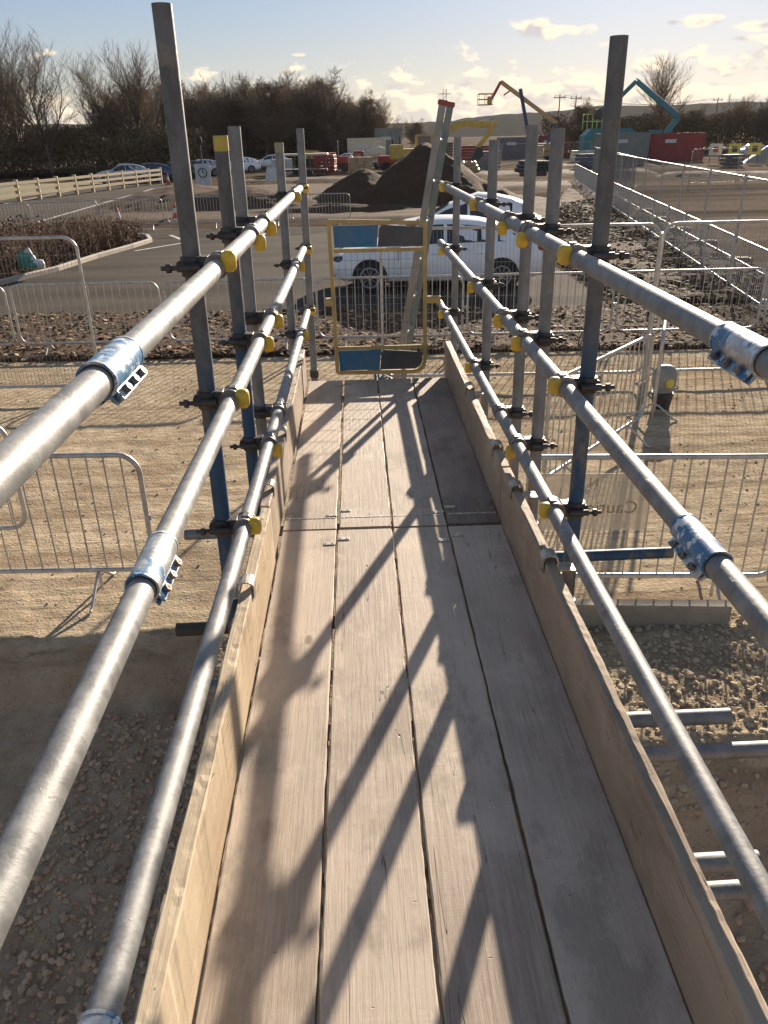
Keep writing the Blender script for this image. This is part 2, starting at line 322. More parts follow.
def soil():
    t = NT('dark_topsoil'); a = t.noise(1.2, detail=7, rough=0.7, co=t.raw); b = t.noise(14, detail=7, rough=0.75, co=t.raw)
    col = t.mix(t.rng(b, 0.3, 0.7), (0.050, 0.029, 0.017), (0.115, 0.068, 0.040)); col = t.mix(t.math('MULTIPLY', t.rng(a, 0.55, 0.7), 0.4), col, (0.12, 0.085, 0.055))
    t.set('Base Color', col); t.set('Roughness', 0.95); t.set('Specular IOR Level', 0.15); t.bump(t.math('ADD', a, b), 0.05); return t.m
M_SOIL = soil()
def grass_mat():
    t = NT('verge_grass'); a = t.noise(0.3, detail=7, rough=0.7, co=t.raw)
    t.set('Base Color', t.mix(t.rng(a, 0.35, 0.65), (0.10, 0.105, 0.035), (0.17, 0.14, 0.07))); t.set('Roughness', 0.95); t.bump(t.noise(8, detail=6), 0.05); return t.m
M_GRASS = grass_mat()
def hillmat():
    t = NT('wooded_hill'); a = t.noise(0.006, detail=7, rough=0.7, co=t.raw); b = t.noise(0.08, detail=5, co=t.raw)
    c = t.mix(t.rng(a, 0.4, 0.6), (0.022, 0.021, 0.014), (0.042, 0.037, 0.024)); c = t.mix(t.math('MULTIPLY', b, 0.5), c, (0.03, 0.026, 0.018))
    t.set('Base Color', c); t.set('Roughness', 1.0); t.set('Specular IOR Level', 0.0); return t.m
M_HILL = hillmat()

# ------------------------------------------------------------------ mesh helpers
class MB:
    def __init__(s): s.v = []; s.f = []; s.sm = []
    def add(s, vs, fs, smooth=False):
        o = len(s.v); s.v += [tuple(p) for p in vs]; s.f += [tuple(i + o for i in f) for f in fs]; s.sm += [smooth] * len(fs); return s
    def box(s, c, size, rot=None, bev=0.0):
        hx, hy, hz = (x / 2 for x in size); c = Vector(c)
        if bev:
            b = min(bev, hx * .9, hy * .9, hz * .9); vs = []
            for sx in (-1, 1):
                for sy in (-1, 1):
                    for sz in (-1, 1):
                        vs += [Vector((sx * (hx - b), sy * (hy - b), sz * hz)), Vector((sx * (hx - b), sy * hy, sz * (hz - b))), Vector((sx * hx, sy * (hy - b), sz * (hz - b)))]
            def I(sx, sy, sz, k): return (((sx > 0) * 2 + (sy > 0)) * 2 + (sz > 0)) * 3 + k
            fs = []
            for t in (-1, 1):
                fs.append([I(-1, -1, t, 0), I(1, -1, t, 0), I(1, 1, t, 0), I(-1, 1, t, 0)][::t])
                fs.append([I(-1, t, -1, 1), I(1, t, -1, 1), I(1, t, 1, 1), I(-1, t, 1, 1)][::-t])
                fs.append([I(t, -1, -1, 2), I(t, 1, -1, 2), I(t, 1, 1, 2), I(t, -1, 1, 2)][::t])
            for a in (-1, 1):
                for b2 in (-1, 1):
                    fs.append([I(-1, a, b2, 0), I(1, a, b2, 0), I(1, a, b2, 1), I(-1, a, b2, 1)])
                    fs.append([I(a, -1, b2, 0), I(a, 1, b2, 0), I(a, 1, b2, 2), I(a, -1, b2, 2)])
                    fs.append([I(a, b2, -1, 1), I(a, b2, 1, 1), I(a, b2, 1, 2), I(a, b2, -1, 2)])
                    for c2 in (-1, 1): fs.append([I(a, b2, c2, 0), I(a, b2, c2, 1), I(a, b2, c2, 2)])
        else:
            vs = [Vector((x, y, z)) for x in (-hx, hx) for y in (-hy, hy) for z in (-hz, hz)]
            fs = [(0, 1, 3, 2), (4, 6, 7, 5), (0, 4, 5, 1), (2, 3, 7, 6), (0, 2, 6, 4), (1, 5, 7, 3)]
        if rot is not None: vs = [rot @ p for p in vs]
        return s.add([p + c for p in vs], fs)
    def beam(s, a, b, w, h, bev=0.0, up=(0, 0, 1)):       # box from a to b; w across, h along "up"
        a, b = Vector(a), Vector(b); d = b - a; L = d.length; d.normalize(); x = d.cross(Vector(up)).normalized(); z = x.cross(d)
        rot = Matrix((x, d, z)).transposed(); return s.box((a + b) / 2, (w, L, h), rot, bev)
    def tube(s, a, b, r, n=12, r2=None, cap=True, hollow=False, smooth=True):
        a, b = Vector(a), Vector(b); d = (b - a).normalized(); r2 = r if r2 is None else r2
        x = d.cross(Vector((0, 0, 1))); x = x.normalized() if x.length > 1e-4 else Vector((1, 0, 0)); y = d.cross(x)
        vs = []; C = [(math.cos(2 * math.pi * i / n), math.sin(2 * math.pi * i / n)) for i in range(n)]
        for p, q in ((a, r), (b, r2)): vs += [p + (x * c + y * t) * q for c, t in C]
        s.add(vs, [(i, (i + 1) % n, n + (i + 1) % n, n + i) for i in range(n)], smooth)
        if hollow:
            for p, q, e in ((a, r, 1), (b, r2, -1)):
                vs = [p + (x * c + y * t) * q for c, t in C] + [p + (x * c + y * t) * q * .86 for c, t in C] + [p + d * e * r * 5 + (x * c + y * t) * q * .86 for c, t in C]
                s.add(vs, [(i, (i + 1) % n, n + (i + 1) % n, n + i)[::-e] for i in range(n)]); s.add(vs[n:], [(i, (i + 1) % n, n + (i + 1) % n, n + i)[::-e] for i in range(n)], True); s.add(vs[2 * n:], [tuple(range(n))])
        elif cap:
            s.add(vs[:n], [tuple(range(n))]); s.add(vs[n:], [tuple(range(n))[::-1]])
        return s
    def path(s, pts, r, n=8, closed=False):
        pts = [Vector(p) for p in pts]; N = len(pts); vs = []; px = None
        for i, p in enumerate(pts):
            a = pts[i - 1] if (i or closed) else p; b = pts[(i + 1) % N] if (i < N - 1 or closed) else p
            d = (b - a).normalized()
            if px is None:
                px = d.cross(Vector((0, 0, 1))); px = px.normalized() if px.length > 1e-3 else Vector((1, 0, 0))
            px = (px - d * px.dot(d)).normalized(); y = d.cross(px)
            vs += [p + (px * math.cos(2 * math.pi * k / n) + y * math.sin(2 * math.pi * k / n)) * r for k in range(n)]
        fs = []
        for i in range(N if closed else N - 1):
            j = (i + 1) % N
            fs += [(i * n + k, i * n + (k + 1) % n, j * n + (k + 1) % n, j * n + k) for k in range(n)]
        s.add(vs, fs, True)
        if not closed: s.add(vs[:n], [tuple(range(n))]); s.add(vs[-n:], [tuple(range(n))[::-1]])
        return s
    def blob(s, c, size, nu=10, nv=7, pw=1.0, rot=None):       # superellipsoid
        c = Vector(c); vs = []; f = lambda t: math.copysign(abs(t) ** pw, t)
        for j in range(nv + 1):
            ph = math.pi * (j / nv - .5)
            for i in range(nu):
                th = 2 * math.pi * i / nu
                p = Vector((f(math.cos(ph)) * f(math.cos(th)) * size[0], f(math.cos(ph)) * f(math.sin(th)) * size[1], f(math.sin(ph)) * size[2]))
                if rot is not None: p = rot @ p
                vs.append(c + p)
        return s.add(vs, [(j * nu + i, j * nu + (i + 1) % nu, (j + 1) * nu + (i + 1) % nu, (j + 1) * nu + i) for j in range(nv) for i in range(nu)], True)
    def prism(s, outline, y0, y1):         # outline in (x, z), extruded along y
        n = len(outline); vs = [(x, y0, z) for x, z in outline] + [(x, y1, z) for x, z in outline]
        return s.add(vs, [(i, (i + 1) % n, n + (i + 1) % n, n + i) for i in range(n)] + [tuple(range(n))[::-1], tuple(range(n, 2 * n))])
    def build(s, name, material, parent=None, loc=None):
        me = bpy.data.meshes.new(name); me.from_pydata(s.v, [], s.f); me.polygons.foreach_set('use_smooth', s.sm)
        me.materials.append(material); me.update()
        o = bpy.data.objects.new(name, me); COL.objects.link(o)
        if parent: o.parent = parent
        if loc: o.location = loc
        return o
def np_obj(name, v, f, material, smooth=False, parent=None):     # v (n,3), f (m,k) arrays
    me = bpy.data.meshes.new(name); k = f.shape[1]
    me.vertices.add(len(v)); me.vertices.foreach_set('co', np.ascontiguousarray(v, dtype=np.float32).ravel())
    me.loops.add(f.size); me.loops.foreach_set('vertex_index', f.astype(np.int32).ravel())
    me.polygons.add(len(f)); me.polygons.foreach_set('loop_start', np.arange(0, f.size, k, dtype=np.int32)); me.polygons.foreach_set('loop_total', np.full(len(f), k, dtype=np.int32))
    me.polygons.foreach_set('use_smooth', np.full(len(f), smooth)); me.update(calc_edges=True); me.validate()
    me.materials.append(material); o = bpy.data.objects.new(name, me); COL.objects.link(o)
    if parent: o.parent = parent
    return o
def tag(o, label=None, cat=None, group=None, kind=None):
    if label: o['label'] = label
    if cat: o['category'] = cat
    if group: o['group'] = group
    if kind: o['kind'] = kind
    return o
def empty(name, loc=(0, 0, 0), rz=0.0):
    o = bpy.data.objects.new(name, None); COL.objects.link(o); o.location = loc; o.rotation_euler = (0, 0, rz); o.empty_display_size = .1; return o
def copy_tree(o, parent=None):
    c = o.copy(); COL.objects.link(c); c.parent = parent
    for ch in list(o.children): copy_tree(ch, c)
    return c
# vectorised value noise
def vnoise(x, y, seed=0):
    xi = np.floor(x).astype(np.int64); yi = np.floor(y).astype(np.int64); fx = x - xi; fy = y - yi; fx = fx * fx * (3 - 2 * fx); fy = fy * fy * (3 - 2 * fy)
    def h(a, b):
        n = (a * 374761393 + b * 668265263 + seed * 1442695041) & 0xffffffff
        n = ((n ^ (n >> 13)) * 1274126177) & 0xffffffff
        return ((n ^ (n >> 16)) & 0xffff) / 65535.0
    return (h(xi, yi) * (1 - fx) + h(xi + 1, yi) * fx) * (1 - fy) + (h(xi, yi + 1) * (1 - fx) + h(xi + 1, yi + 1) * fx) * fy
def fbm(x, y, sc, octv=4, seed=0, g=0.5):
    r = 0; a = 1; t = 0
    for i in range(octv): r = r + a * vnoise(x * sc * 2 ** i, y * sc * 2 ** i, seed + i); t += a; a *= g
    return r / t - 0.5
def sstep(a, b, x): t = np.clip((x - a) / (b - a), 0, 1); return t * t * (3 - 2 * t)
G0 = -1.58

# ------------------------------------------------------------------ ground
def edge_y(x):
    e = 4.55 + 0 * x; e = e + (3.35 - 4.55) * sstep(-1.15, -0.75, x); e = e - 0.1 * sstep(0.6, 1.2, x)
    return e + 0.14 * fbm(x, 0 * x, 1.6, 4, 5)
def terr(x, y):
    e = edge_y(x); d = e - y
    rough = sstep(-.02, .03, d)
    drop = 0.40 * sstep(0.0, 0.32, d) + 0.20 * np.clip(d - 0.25, 0, 2.1)
    right = sstep(0.3, 0.9, x)
    drop = drop + 0.25 * right * sstep(0.15, 0.8, d)
    drop = drop * sstep(-1.6, -0.6, y)
    ledge = np.exp(-((x + .72) / .22) ** 2) * sstep(2.2, 2.9, y) * sstep(0, .3, d)
    drop = drop * (1 - .55 * ledge)
    z = G0 - drop
    z = z + rough * (0.10 * fbm(x, y, 3.2, 5, 11, .6) + 0.03 * fbm(x, y, 14, 3, 4))
    near = 1 - sstep(10.6, 11.4, y)
    z = z + near * (0.035 * fbm(x, y, 0.9, 4, 21) + 0.022 * fbm(x, y, 7, 4, 31, .6))
    dist = sstep(.75, 1.1, x) * (1 - sstep(4.25, 4.6, y)) * near
    z = z + dist * (0.08 * fbm(x, y, 4.5, 5, 41, .62) + .03 * fbm(x, y, 13, 3, 42, .6) + 0.03)
    lft = sstep(-1.4, -1.0, x) * (1 - sstep(-.3, 0, x)) * (1 - sstep(4.4, 4.8, y)) * near
    z = z + lft * (0.12 * fbm(x, y, 4.5, 5, 51, .62))
    far = sstep(60, 120, y); z = z + far * 0.9 * fbm(x, y, 0.02, 4, 61)
    return z
def graded(lo, hi, step, far_lo, far_hi, g=1.16):
    a = list(np.arange(lo, hi, step)); s = step; x = hi; b = []
    while x < far_hi: b.append(x); s *= g; x += s
    s = step; x = lo; c = []
    while x > far_lo: s *= g; x -= s; c.append(x)
    return np.array(c[::-1] + a + b + [far_hi])
gx = graded(-4.2, 3.6, 0.035, -3000, 3000, 1.10); gy = graded(0.0, 6.0, 0.035, -60, 3000, 1.045)
X, Y = np.meshgrid(gx, gy); Z = terr(X, Y)
nx, ny = len(gx), len(gy); idx = np.arange(nx * ny).reshape(ny, nx)
F = np.stack([idx[:-1, :-1], idx[:-1, 1:], idx[1:, 1:], idx[1:, :-1]], -1).reshape(-1, 4)
tag(np_obj('ground', np.stack([X, Y, Z], -1).reshape(-1, 3), F, M_GROUND, True), kind='structure')

def sheet(name, pts, z, material, kind='structure', step=None, noise=0.0, seed=0):
    mb = MB(); mb.add([(x, y, z) for x, y in pts], [tuple(range(len(pts)))]); return tag(mb.build(name, material), kind=kind)
sheet('road', [(-60, 15.9), (4.9, 15.2), (5.0, 24), (7.5, 31.0), (-6.0, 31.6), (-12.5, 33.5), (-13.6, 60), (-13.5, 88), (-19.5, 88), (-20.5, 60), (-21, 36), (-60, 32)], G0 + .006, M_ASPH)
for i, q in enumerate([((-5.2, 26.6), (-6.6, 29.5), .14), ((-6.8, 25.3), (-5.6, 27.2), .12), ((-4.6, 29.0), (-3.2, 29.2), .5), ((-13.6, 36), (-14.2, 60), .14), ((-19.6, 38), (-19.9, 60), .14)]):
    a, b, w = Vector(q[0] + (0,)), Vector(q[1] + (0,)), q[2]; d = (b - a).normalized(); n = Vector((-d.y, d.x, 0)) * w / 2
    mb = MB(); mb.add([(p.x, p.y, G0 + .011) for p in (a - n, b - n, b + n, a + n)], [(0, 1, 2, 3)]); tag(mb.build('road_marking', M_PAINT), kind='structure')
def patch(name, poly, z0, amp, sc, step, material, edge=.35, seed=3, crown=0.0, kind='structure', label=None):
    xs = [p[0] for p in poly]; ys = [p[1] for p in poly]
    ax_ = np.arange(min(xs), max(xs) + step, step); ay_ = np.arange(min(ys), max(ys) + step, step); X, Y = np.meshgrid(ax_, ay_)
    sdist = np.full(X.shape, 1e9); inside = np.zeros(X.shape, bool); n = len(poly)
    for i in range(n):
        x0, y0 = poly[i]; x1, y1 = poly[(i + 1) % n]; dx, dy = x1 - x0, y1 - y0; t = np.clip(((X - x0) * dx + (Y - y0) * dy) / (dx * dx + dy * dy), 0, 1)
        sdist = np.minimum(sdist, np.hypot(X - x0 - t * dx, Y - y0 - t * dy))
        c = ((y0 > Y) != (y1 > Y)) & (X < (x1 - x0) * (Y - y0) / ((y1 - y0) if abs(y1 - y0) > 1e-9 else 1e-9) + x0); inside ^= c
    sgn = np.where(inside, sdist, -sdist) + .25 * edge * fbm(X, Y, 1.2, 3, seed) * 2
    rise = sstep(0, edge, sgn)
    Z = z0 - .08 + rise * (.08 + .03) + rise * amp * (fbm(X, Y, sc, 5, seed, .6) + .35) + rise * crown
    idx = np.arange(X.size).reshape(X.shape); F = np.stack([idx[:-1, :-1], idx[:-1, 1:], idx[1:, 1:], idx[1:, :-1]], -1).reshape(-1, 4)
    keep = (sgn.ravel()[F] > -.15).any(1); F = F[keep]; used = np.unique(F); rm = np.full(X.size, -1); rm[used] = np.arange(len(used))
    v = np.stack([X, Y, Z], -1).reshape(-1, 3)[used]
    o = np_obj(name, v, rm[F], material, True); tag(o, kind=kind, label=label)
    return o, (lambda x, y: z0 + .02)
patch('planting_strip', [(-14, 12.1), (-3, 11.75), (9, 11.45), (9, 14.6), (4.9, 15.2), (-3, 15.6), (-14, 16.1)], G0, .10, 2.2, .09, M_SOIL, seed=4)
patch('topsoil_bed', [(4.9, 15.0), (9, 14.5), (10.5, 27), (14, 46), (12.5, 50), (9.5, 40), (8.5, 31), (5.3, 24)], G0, .22, 1.3, .16, M_SOIL, seed=8)
BED = [(-15, 17.0), (-8.75, 19.4), (-7.7, 23.9), (-7.0, 27.6), (-8.2, 29.4), (-15, 28.5)]
patch('planter_bed', BED, G0, .12, 1.5, .16, M_SOIL, seed=9, crown=.06)
patch('dark_verge', [(-12.2, 33.0), (-6.0, 32.6), (7.6, 31.6), (11, 40), (5, 60), (-12.9, 60)], G0, .14, .5, .35, M_SOIL, seed=12, edge=1.2, crown=.08)
sheet('grass_verge', [(-46, 36), (-21.6, 36), (-20.8, 60), (-20, 75), (-60, 75)], G0 + .012, M_GRASS)
# kerbs (real steps)
def kerb(pts, w=.14, h=.12):
    mb = MB()
    for a, b in zip(pts[:-1], pts[1:]): mb.beam((*a, G0 + h / 2 - .02), (*b, G0 + h / 2 - .02), w, h + .04, .012)
    return tag(mb.build('kerb', M_KERB), kind='structure')
kerb([(-15, 16.75), (-11.5, 18.1), (-8.6, 19.3), (-7.9, 21.5), (-7.55, 23.9), (-7.1, 26), (-6.85, 27.6), (-7.3, 29), (-8.2, 29.6), (-15, 28.8)])

def scatter(name, pts, size, material, seed=1, flat=1.0, verts=None, kind='stuff', label=None, cat=None, elong=1.0):
    rs = np.random.RandomState(seed)
    t = (1 + 5 ** .5) / 2
    base = np.array([(-1, t, 0), (1, t, 0), (-1, -t, 0), (1, -t, 0), (0, -1, t), (0, 1, t), (0, -1, -t), (0, 1, -t), (t, 0, -1), (t, 0, 1), (-t, 0, -1), (-t, 0, 1)], float) / 1.9
    faces = np.array([(0, 11, 5), (0, 5, 1), (0, 1, 7), (0, 7, 10), (0, 10, 11), (1, 5, 9), (5, 11, 4), (11, 10, 2), (10, 7, 6), (7, 1, 8), (3, 9, 4), (3, 4, 2), (3, 2, 6), (3, 6, 8), (3, 8, 9), (4, 9, 5), (2, 4, 11), (6, 2, 10), (8, 6, 7), (9, 8, 1)])
    n = len(pts); nv = len(base)
    v = base[None] * rs.uniform(.65, 1.25, (n, nv, 1)); s3 = np.stack([rs.uniform(.7, 1.3, n) * elong, rs.uniform(.7, 1.2, n), rs.uniform(.5, .9, n) * flat], -1)
    v = v * s3[:, None, :] * size[:, None, None]
    a = rs.uniform(0, 2 * np.pi, n); b = rs.normal(0, .35, n); ca, sa, cb, sb = np.cos(a), np.sin(a), np.cos(b), np.sin(b)
    x, y, z = v[..., 0], v[..., 1], v[..., 2]; x, z = x * cb[:, None] + z * sb[:, None], -x * sb[:, None] + z * cb[:, None]
    x, y = x * ca[:, None] - y * sa[:, None], x * sa[:, None] + y * ca[:, None]
    v = np.stack([x, y, z], -1) + pts[:, None, :]
    f = faces[None] + (np.arange(n) * nv)[:, None, None]
    o = np_obj(name, v.reshape(-1, 3), f.reshape(-1, 3), material, False); tag(o, label, cat, kind=kind); return o
rs = np.random.RandomState(3)
def inpoly(poly, n):
    xs = [p[0] for p in poly]; ys = [p[1] for p in poly]; out = []
    X = rs.uniform(min(xs), max(xs), n * 3); Y = rs.uniform(min(ys), max(ys), n * 3); c = np.zeros(len(X), bool)
    for i in range(len(poly)):
        x0, y0 = poly[i]; x1, y1 = poly[(i + 1) % len(poly)]
        c ^= ((y0 > Y) != (y1 > Y)) & (X < (x1 - x0) * (Y - y0) / ((y1 - y0) if abs(y1 - y0) > 1e-9 else 1e-9) + x0)
    return X[c][:n], Y[c][:n]
# rubble in the trench
n = 26000; x = rs.uniform(-4.2, -.35, n); y = rs.uniform(1.3, 4.15, n); k = (fbm(x, y, 1.3, 3, 77) > -.13) & (y < edge_y(x) - .3); x, y = x[k], y[k]
sz = .004 + .024 * rs.uniform(0, 1, len(x)) ** 4
scatter('trench_rubble', np.stack([x, y, terr(x, y) + sz * .2], -1), sz, M_STONE, 5, label='loose pale stones and clods lying in the shaded trench', cat='rubble')
n = 1600; x = rs.uniform(.7, 3.5, n); y = rs.uniform(.6, 3.1, n); sz = .007 + .025 * rs.uniform(0, 1, n) ** 3
scatter('trench_rubble', np.stack([x, y, terr(x, y) + sz * .2], -1), sz, M_STONE, 6, label='loose stones in the trench right of the walkway', cat='rubble')
n = 6000; x = np.concatenate([rs.uniform(.75, 3.6, n), rs.uniform(-1.2, -.45, 1500)]); y = np.concatenate([rs.uniform(3.0, 4.5, n), rs.uniform(2.7, 4.5, 1500)]); sz = .005 + .022 * rs.uniform(0, 1, len(x)) ** 3
scatter('sand_clods', np.stack([x, y, terr(x, y) + sz * .2], -1), sz, M_SANDC, 7, label='crumbled sandy clods on the disturbed ground by the walkway', cat='sand clods')
n = 3500; x = rs.uniform(-6, 6, n); y = rs.uniform(4.7, 11.6, n); sz = .004 + .014 * rs.uniform(0, 1, n) ** 4
scatter('gravel', np.stack([x, y, terr(x, y) + sz * .2], -1), sz, M_SANDC, 8, label='small pebbles scattered on the compacted sandy ground', cat='gravel')
x, y = inpoly([(-13, 12.2), (-3, 11.85), (9, 11.55), (9, 14.5), (4.9, 15.0), (-3, 15.4), (-13, 15.9)], 9000); sz = .015 + .05 * rs.uniform(0, 1, len(x)) ** 2
scatter('bark_mulch', np.stack([x, y, G0 + .05 + .06 * (fbm(x, y, 2.2, 3, 4) + .3)], -1), sz, M_CHIP, 9, .45, label='dark bark chips with pale pieces covering the planting strip', cat='mulch', elong=1.5)
x, y = inpoly([(4.9, 15.2), (9, 14.7), (10.3, 27), (13, 42), (9.5, 38), (5.5, 24)], 6000); sz = .03 + .09 * rs.uniform(0, 1, len(x)) ** 2
scatter('soil_clods', np.stack([x, y, G0 + .08 + .05 * rs.uniform(0, 1, len(x))], -1), sz, M_CLOD, 10, .7, label='brown clods and weeds over the open topsoil bed', cat='soil clods')

# hills on the horizon
def hills():
    xs = np.linspace(-2500, 2500, 500); rows = []
    prof = 24 + 12 * sstep(150, 420, xs) + 10 * fbm(xs, xs * 0, .003, 4, 2) + 7 * fbm(xs, xs * 0, .03, 4, 9) - 6 * np.exp(-((xs - 120) / 80) ** 2) + 8
    for t in np.linspace(0, 1, 12):
        yy = 1250 + t * 160; rows.append(np.stack([xs, np.full_like(xs, yy), G0 - 2 + prof * math.sin(t * math.pi / 2) + 3 * fbm(xs, xs * 0 + t * 50, .05, 3, 8)], -1))
    v = np.concatenate(rows); idx = np.arange(len(v)).reshape(12, 500); F = np.stack([idx[:-1, :-1], idx[:-1, 1:], idx[1:, 1:], idx[1:, :-1]], -1).reshape(-1, 4)
    tag(np_obj('hills', v, F, M_HILL, True), kind='structure')
hills()

# ------------------------------------------------------------------ walkway
X0, BW = -.345, .2275
def plank(name, x0, x1, y0, y1, z0, z1, material, seed, chip=.0012, vertical=False, notch=0.0):
    n = max(8, int((y1 - y0) / .02)); rr = np.random.RandomState(seed); ys = np.linspace(y0, y1, n + 1)
    def jit(a): 
        q = rr.normal(0, 1, n + 1); q = np.convolve(q, np.ones(5) / 5, 'same') * a * 2 + rr.normal(0, a * .3, n + 1); return q
    low = np.interp(ys, np.linspace(y0, y1, 6), rr.normal(0, chip * .8, 6)); b = .0035
    j = [jit(chip) for _ in range(8)]; nt = np.clip(-jit(notch), 0, None) if notch else np.zeros(n + 1); nt2 = np.clip(-jit(notch), 0, None) if notch else nt
    v = []
    for i, yy in enumerate(ys):
        a, c = x0 + low[i] * .5, x1 + low[i] * .5
        v += [(a, yy, z0), (c, yy, z0), (c + j[0][i], yy, z1 - b - nt[i]), (c - b + j[1][i] * .5, yy, z1 + low[i] * .3 - nt[i]), ((a + c) / 2 + .03, yy, z1 + low[i] * .4 - (nt[i] + nt2[i]) * .2), ((a + c) / 2 - .03, yy, z1 + low[i] * .4), (a + b + j[2][i] * .5, yy, z1 + low[i] * .3 - nt2[i]), (a + j[3][i], yy, z1 - b - nt2[i])]
        if vertical: v[-4] = ((a + c) / 2 + .006, yy, z1 - nt[i]); v[-3] = ((a + c) / 2 - .006, yy, z1 - nt2[i])
    mb = MB(); k = 8; fs = [(i * k + t, i * k + (t + 1) % k, (i + 1) * k + (t + 1) % k, (i + 1) * k + t) for i in range(n) for t in range(k)]
    mb.add(v, fs); mb.add(v[:k], [tuple(range(k))[::-1]]); mb.add(v[-k:], [tuple(range(k))])
    yc = (y0 + y1) / 2; xc = (x0 + x1) / 2
    mb.v = [(p[0] - xc, p[1] - yc, p[2] - z1) for p in mb.v]
    o = mb.build(name, material); o.location = (xc, yc, z1); return o
def hoop_end(parent, c, yy):             # small zinc end plate wrapped over a board end corner
    mb = MB(); mb.box((c[0], c[1], .0015), (.046, .024, .004), None, .0012); mb.tube((c[0] - .014, c[1], .003), (c[0] - .014, c[1], .0052), .0035, 8); mb.tube((c[0] + .012, c[1], .003), (c[0] + .012, c[1], .0052), .0035, 8)
    return mb.build('end_clip', M_CLIP, parent)
names_near = ['near deck board on the far left with long crack, ahead of the camera', 'near deck board second from the left with saw marks', 'near deck board second from the right, crossed by post shadows', 'near deck board on the far right lying in shade']
names_far = ['far deck board on the left, gate shadow lying across it', 'far deck board second from left, ending at the gate', 'far deck board second from right, half in shade', 'far deck board on the right with dark damp stain']
for i in range(4):
    a = X0 + i * BW; 
    o = plank('scaffold_board', a + .0035, a + BW - .0035, -1.1, 2.855, -.038, 0, M_DECK, 20 + i); tag(o, names_near[i], 'scaffold board', 'boards of the walkway deck')
    yo = (-1.1 + 2.855) / 2
    if i in (0, 2): hoop_end(o, (BW / 2 - .028, 2.735 - yo), 0)
    if i in (1, 3): hoop_end(o, (-BW / 2 + .028, 2.775 - yo), 0)
    o = plank('scaffold_board', a + .0035 + (.006 if i == 1 else 0), a + BW - .0035, 2.864 + (.0, .03, .0, .04)[i] * .3, 5.03, -.038, .003, M_DECKS if i == 3 else M_DECK, 40 + i); tag(o, names_far[i], 'scaffold board', 'boards of the walkway deck')
    yo = (2.864 + (.0, .03, .0, .04)[i] * .3 + 5.03) / 2
    if i in (0, 2): hoop_end(o, (BW / 2 - .026, 2.985 - yo), 0); hoop_end(o, (BW / 2 - .03, 4.9 - yo), 0)
    if i in (1, 3): hoop_end(o, (-BW / 2 + .028, 3.03 - yo), 0); hoop_end(o, (-BW / 2 + .028, 4.93 - yo), 0)
    mb = MB()                           # perforated nail band let into the board
    for k in range(11):
        mb.box((-BW / 2 + .018 + k * .0192, 2.965 - yo, .0006), (.0125, .011, .0018))
    mb.box((0, 2.965 - yo, .0001), (.205, .013, .0012)); mb.build('nail_band', M_CLIP, o)
# toe boards on edge
def toe(x0, x1, y0, y1, material, seed, label, clips, side):
    o = plank('toe_board', x0, x1, y0, y1, -.012, .222, material, seed, .0012, True, .0013); tag(o, label, 'toe board', 'toe boards along the walkway')
    xc, yc = (x0 + x1) / 2, (y0 + y1) / 2
    for cy in clips:                       # bent steel gripping clip over the top edge
        pts = []; w = (x1 - x0) / 2 + .003
        for t in range(9):
            an = math.pi * t / 8; pts.append((-math.cos(an) * w * side * -1, math.sin(an) * .020 + .004))
        inner, outer = pts[0], pts[-1]
        line = [(pts[0][0], -.035)] + pts + [(pts[-1][0], -.028), (pts[-1][0] + (.065 if pts[-1][0] > 0 else -.03), -.031)]
        if side < 0: line = [(pts[0][0], -.035)] + pts + [(pts[-1][0], -.028), (pts[-1][0] + (.065 if pts[-1][0] > 0 else -.03), -.031)]
        mb = MB(); th = .004
        for wy in (cy - yc,):
            vs = []; 
            for q, (px, pz) in enumerate(line):
                vs += [(px, wy - .026, pz), (px, wy + .026, pz), (px * (1 + th / max(abs(px), .01) * .999) if 0 < q < len(line) - 1 else px, wy + .026, pz + th), (px * (1 + th / max(abs(px), .01) * .999) if 0 < q < len(line) - 1 else px, wy - .026, pz + th)]
            n = len(line); fs = [(i * 4 + t, i * 4 + (t + 1) % 4, (i + 1) * 4 + (t + 1) % 4, (i + 1) * 4 + t) for i in range(n - 1) for t in range(4)]
            mb.add(vs, fs + [(0, 1, 2, 3), tuple((n - 1) * 4 + t for t in (3, 2, 1, 0))])
        mb.build('board_clip', M_CLIP, o)
    return o
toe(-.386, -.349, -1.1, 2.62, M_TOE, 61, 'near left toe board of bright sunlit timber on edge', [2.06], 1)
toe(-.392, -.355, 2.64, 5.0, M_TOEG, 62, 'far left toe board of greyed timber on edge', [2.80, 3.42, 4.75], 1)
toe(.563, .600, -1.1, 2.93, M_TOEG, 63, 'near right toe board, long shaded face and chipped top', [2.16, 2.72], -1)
toe(.563, .600, 2.95, 5.12, M_TOEG, 64, 'far right toe board running up to the safety gate', [3.16, 4.05], -1)

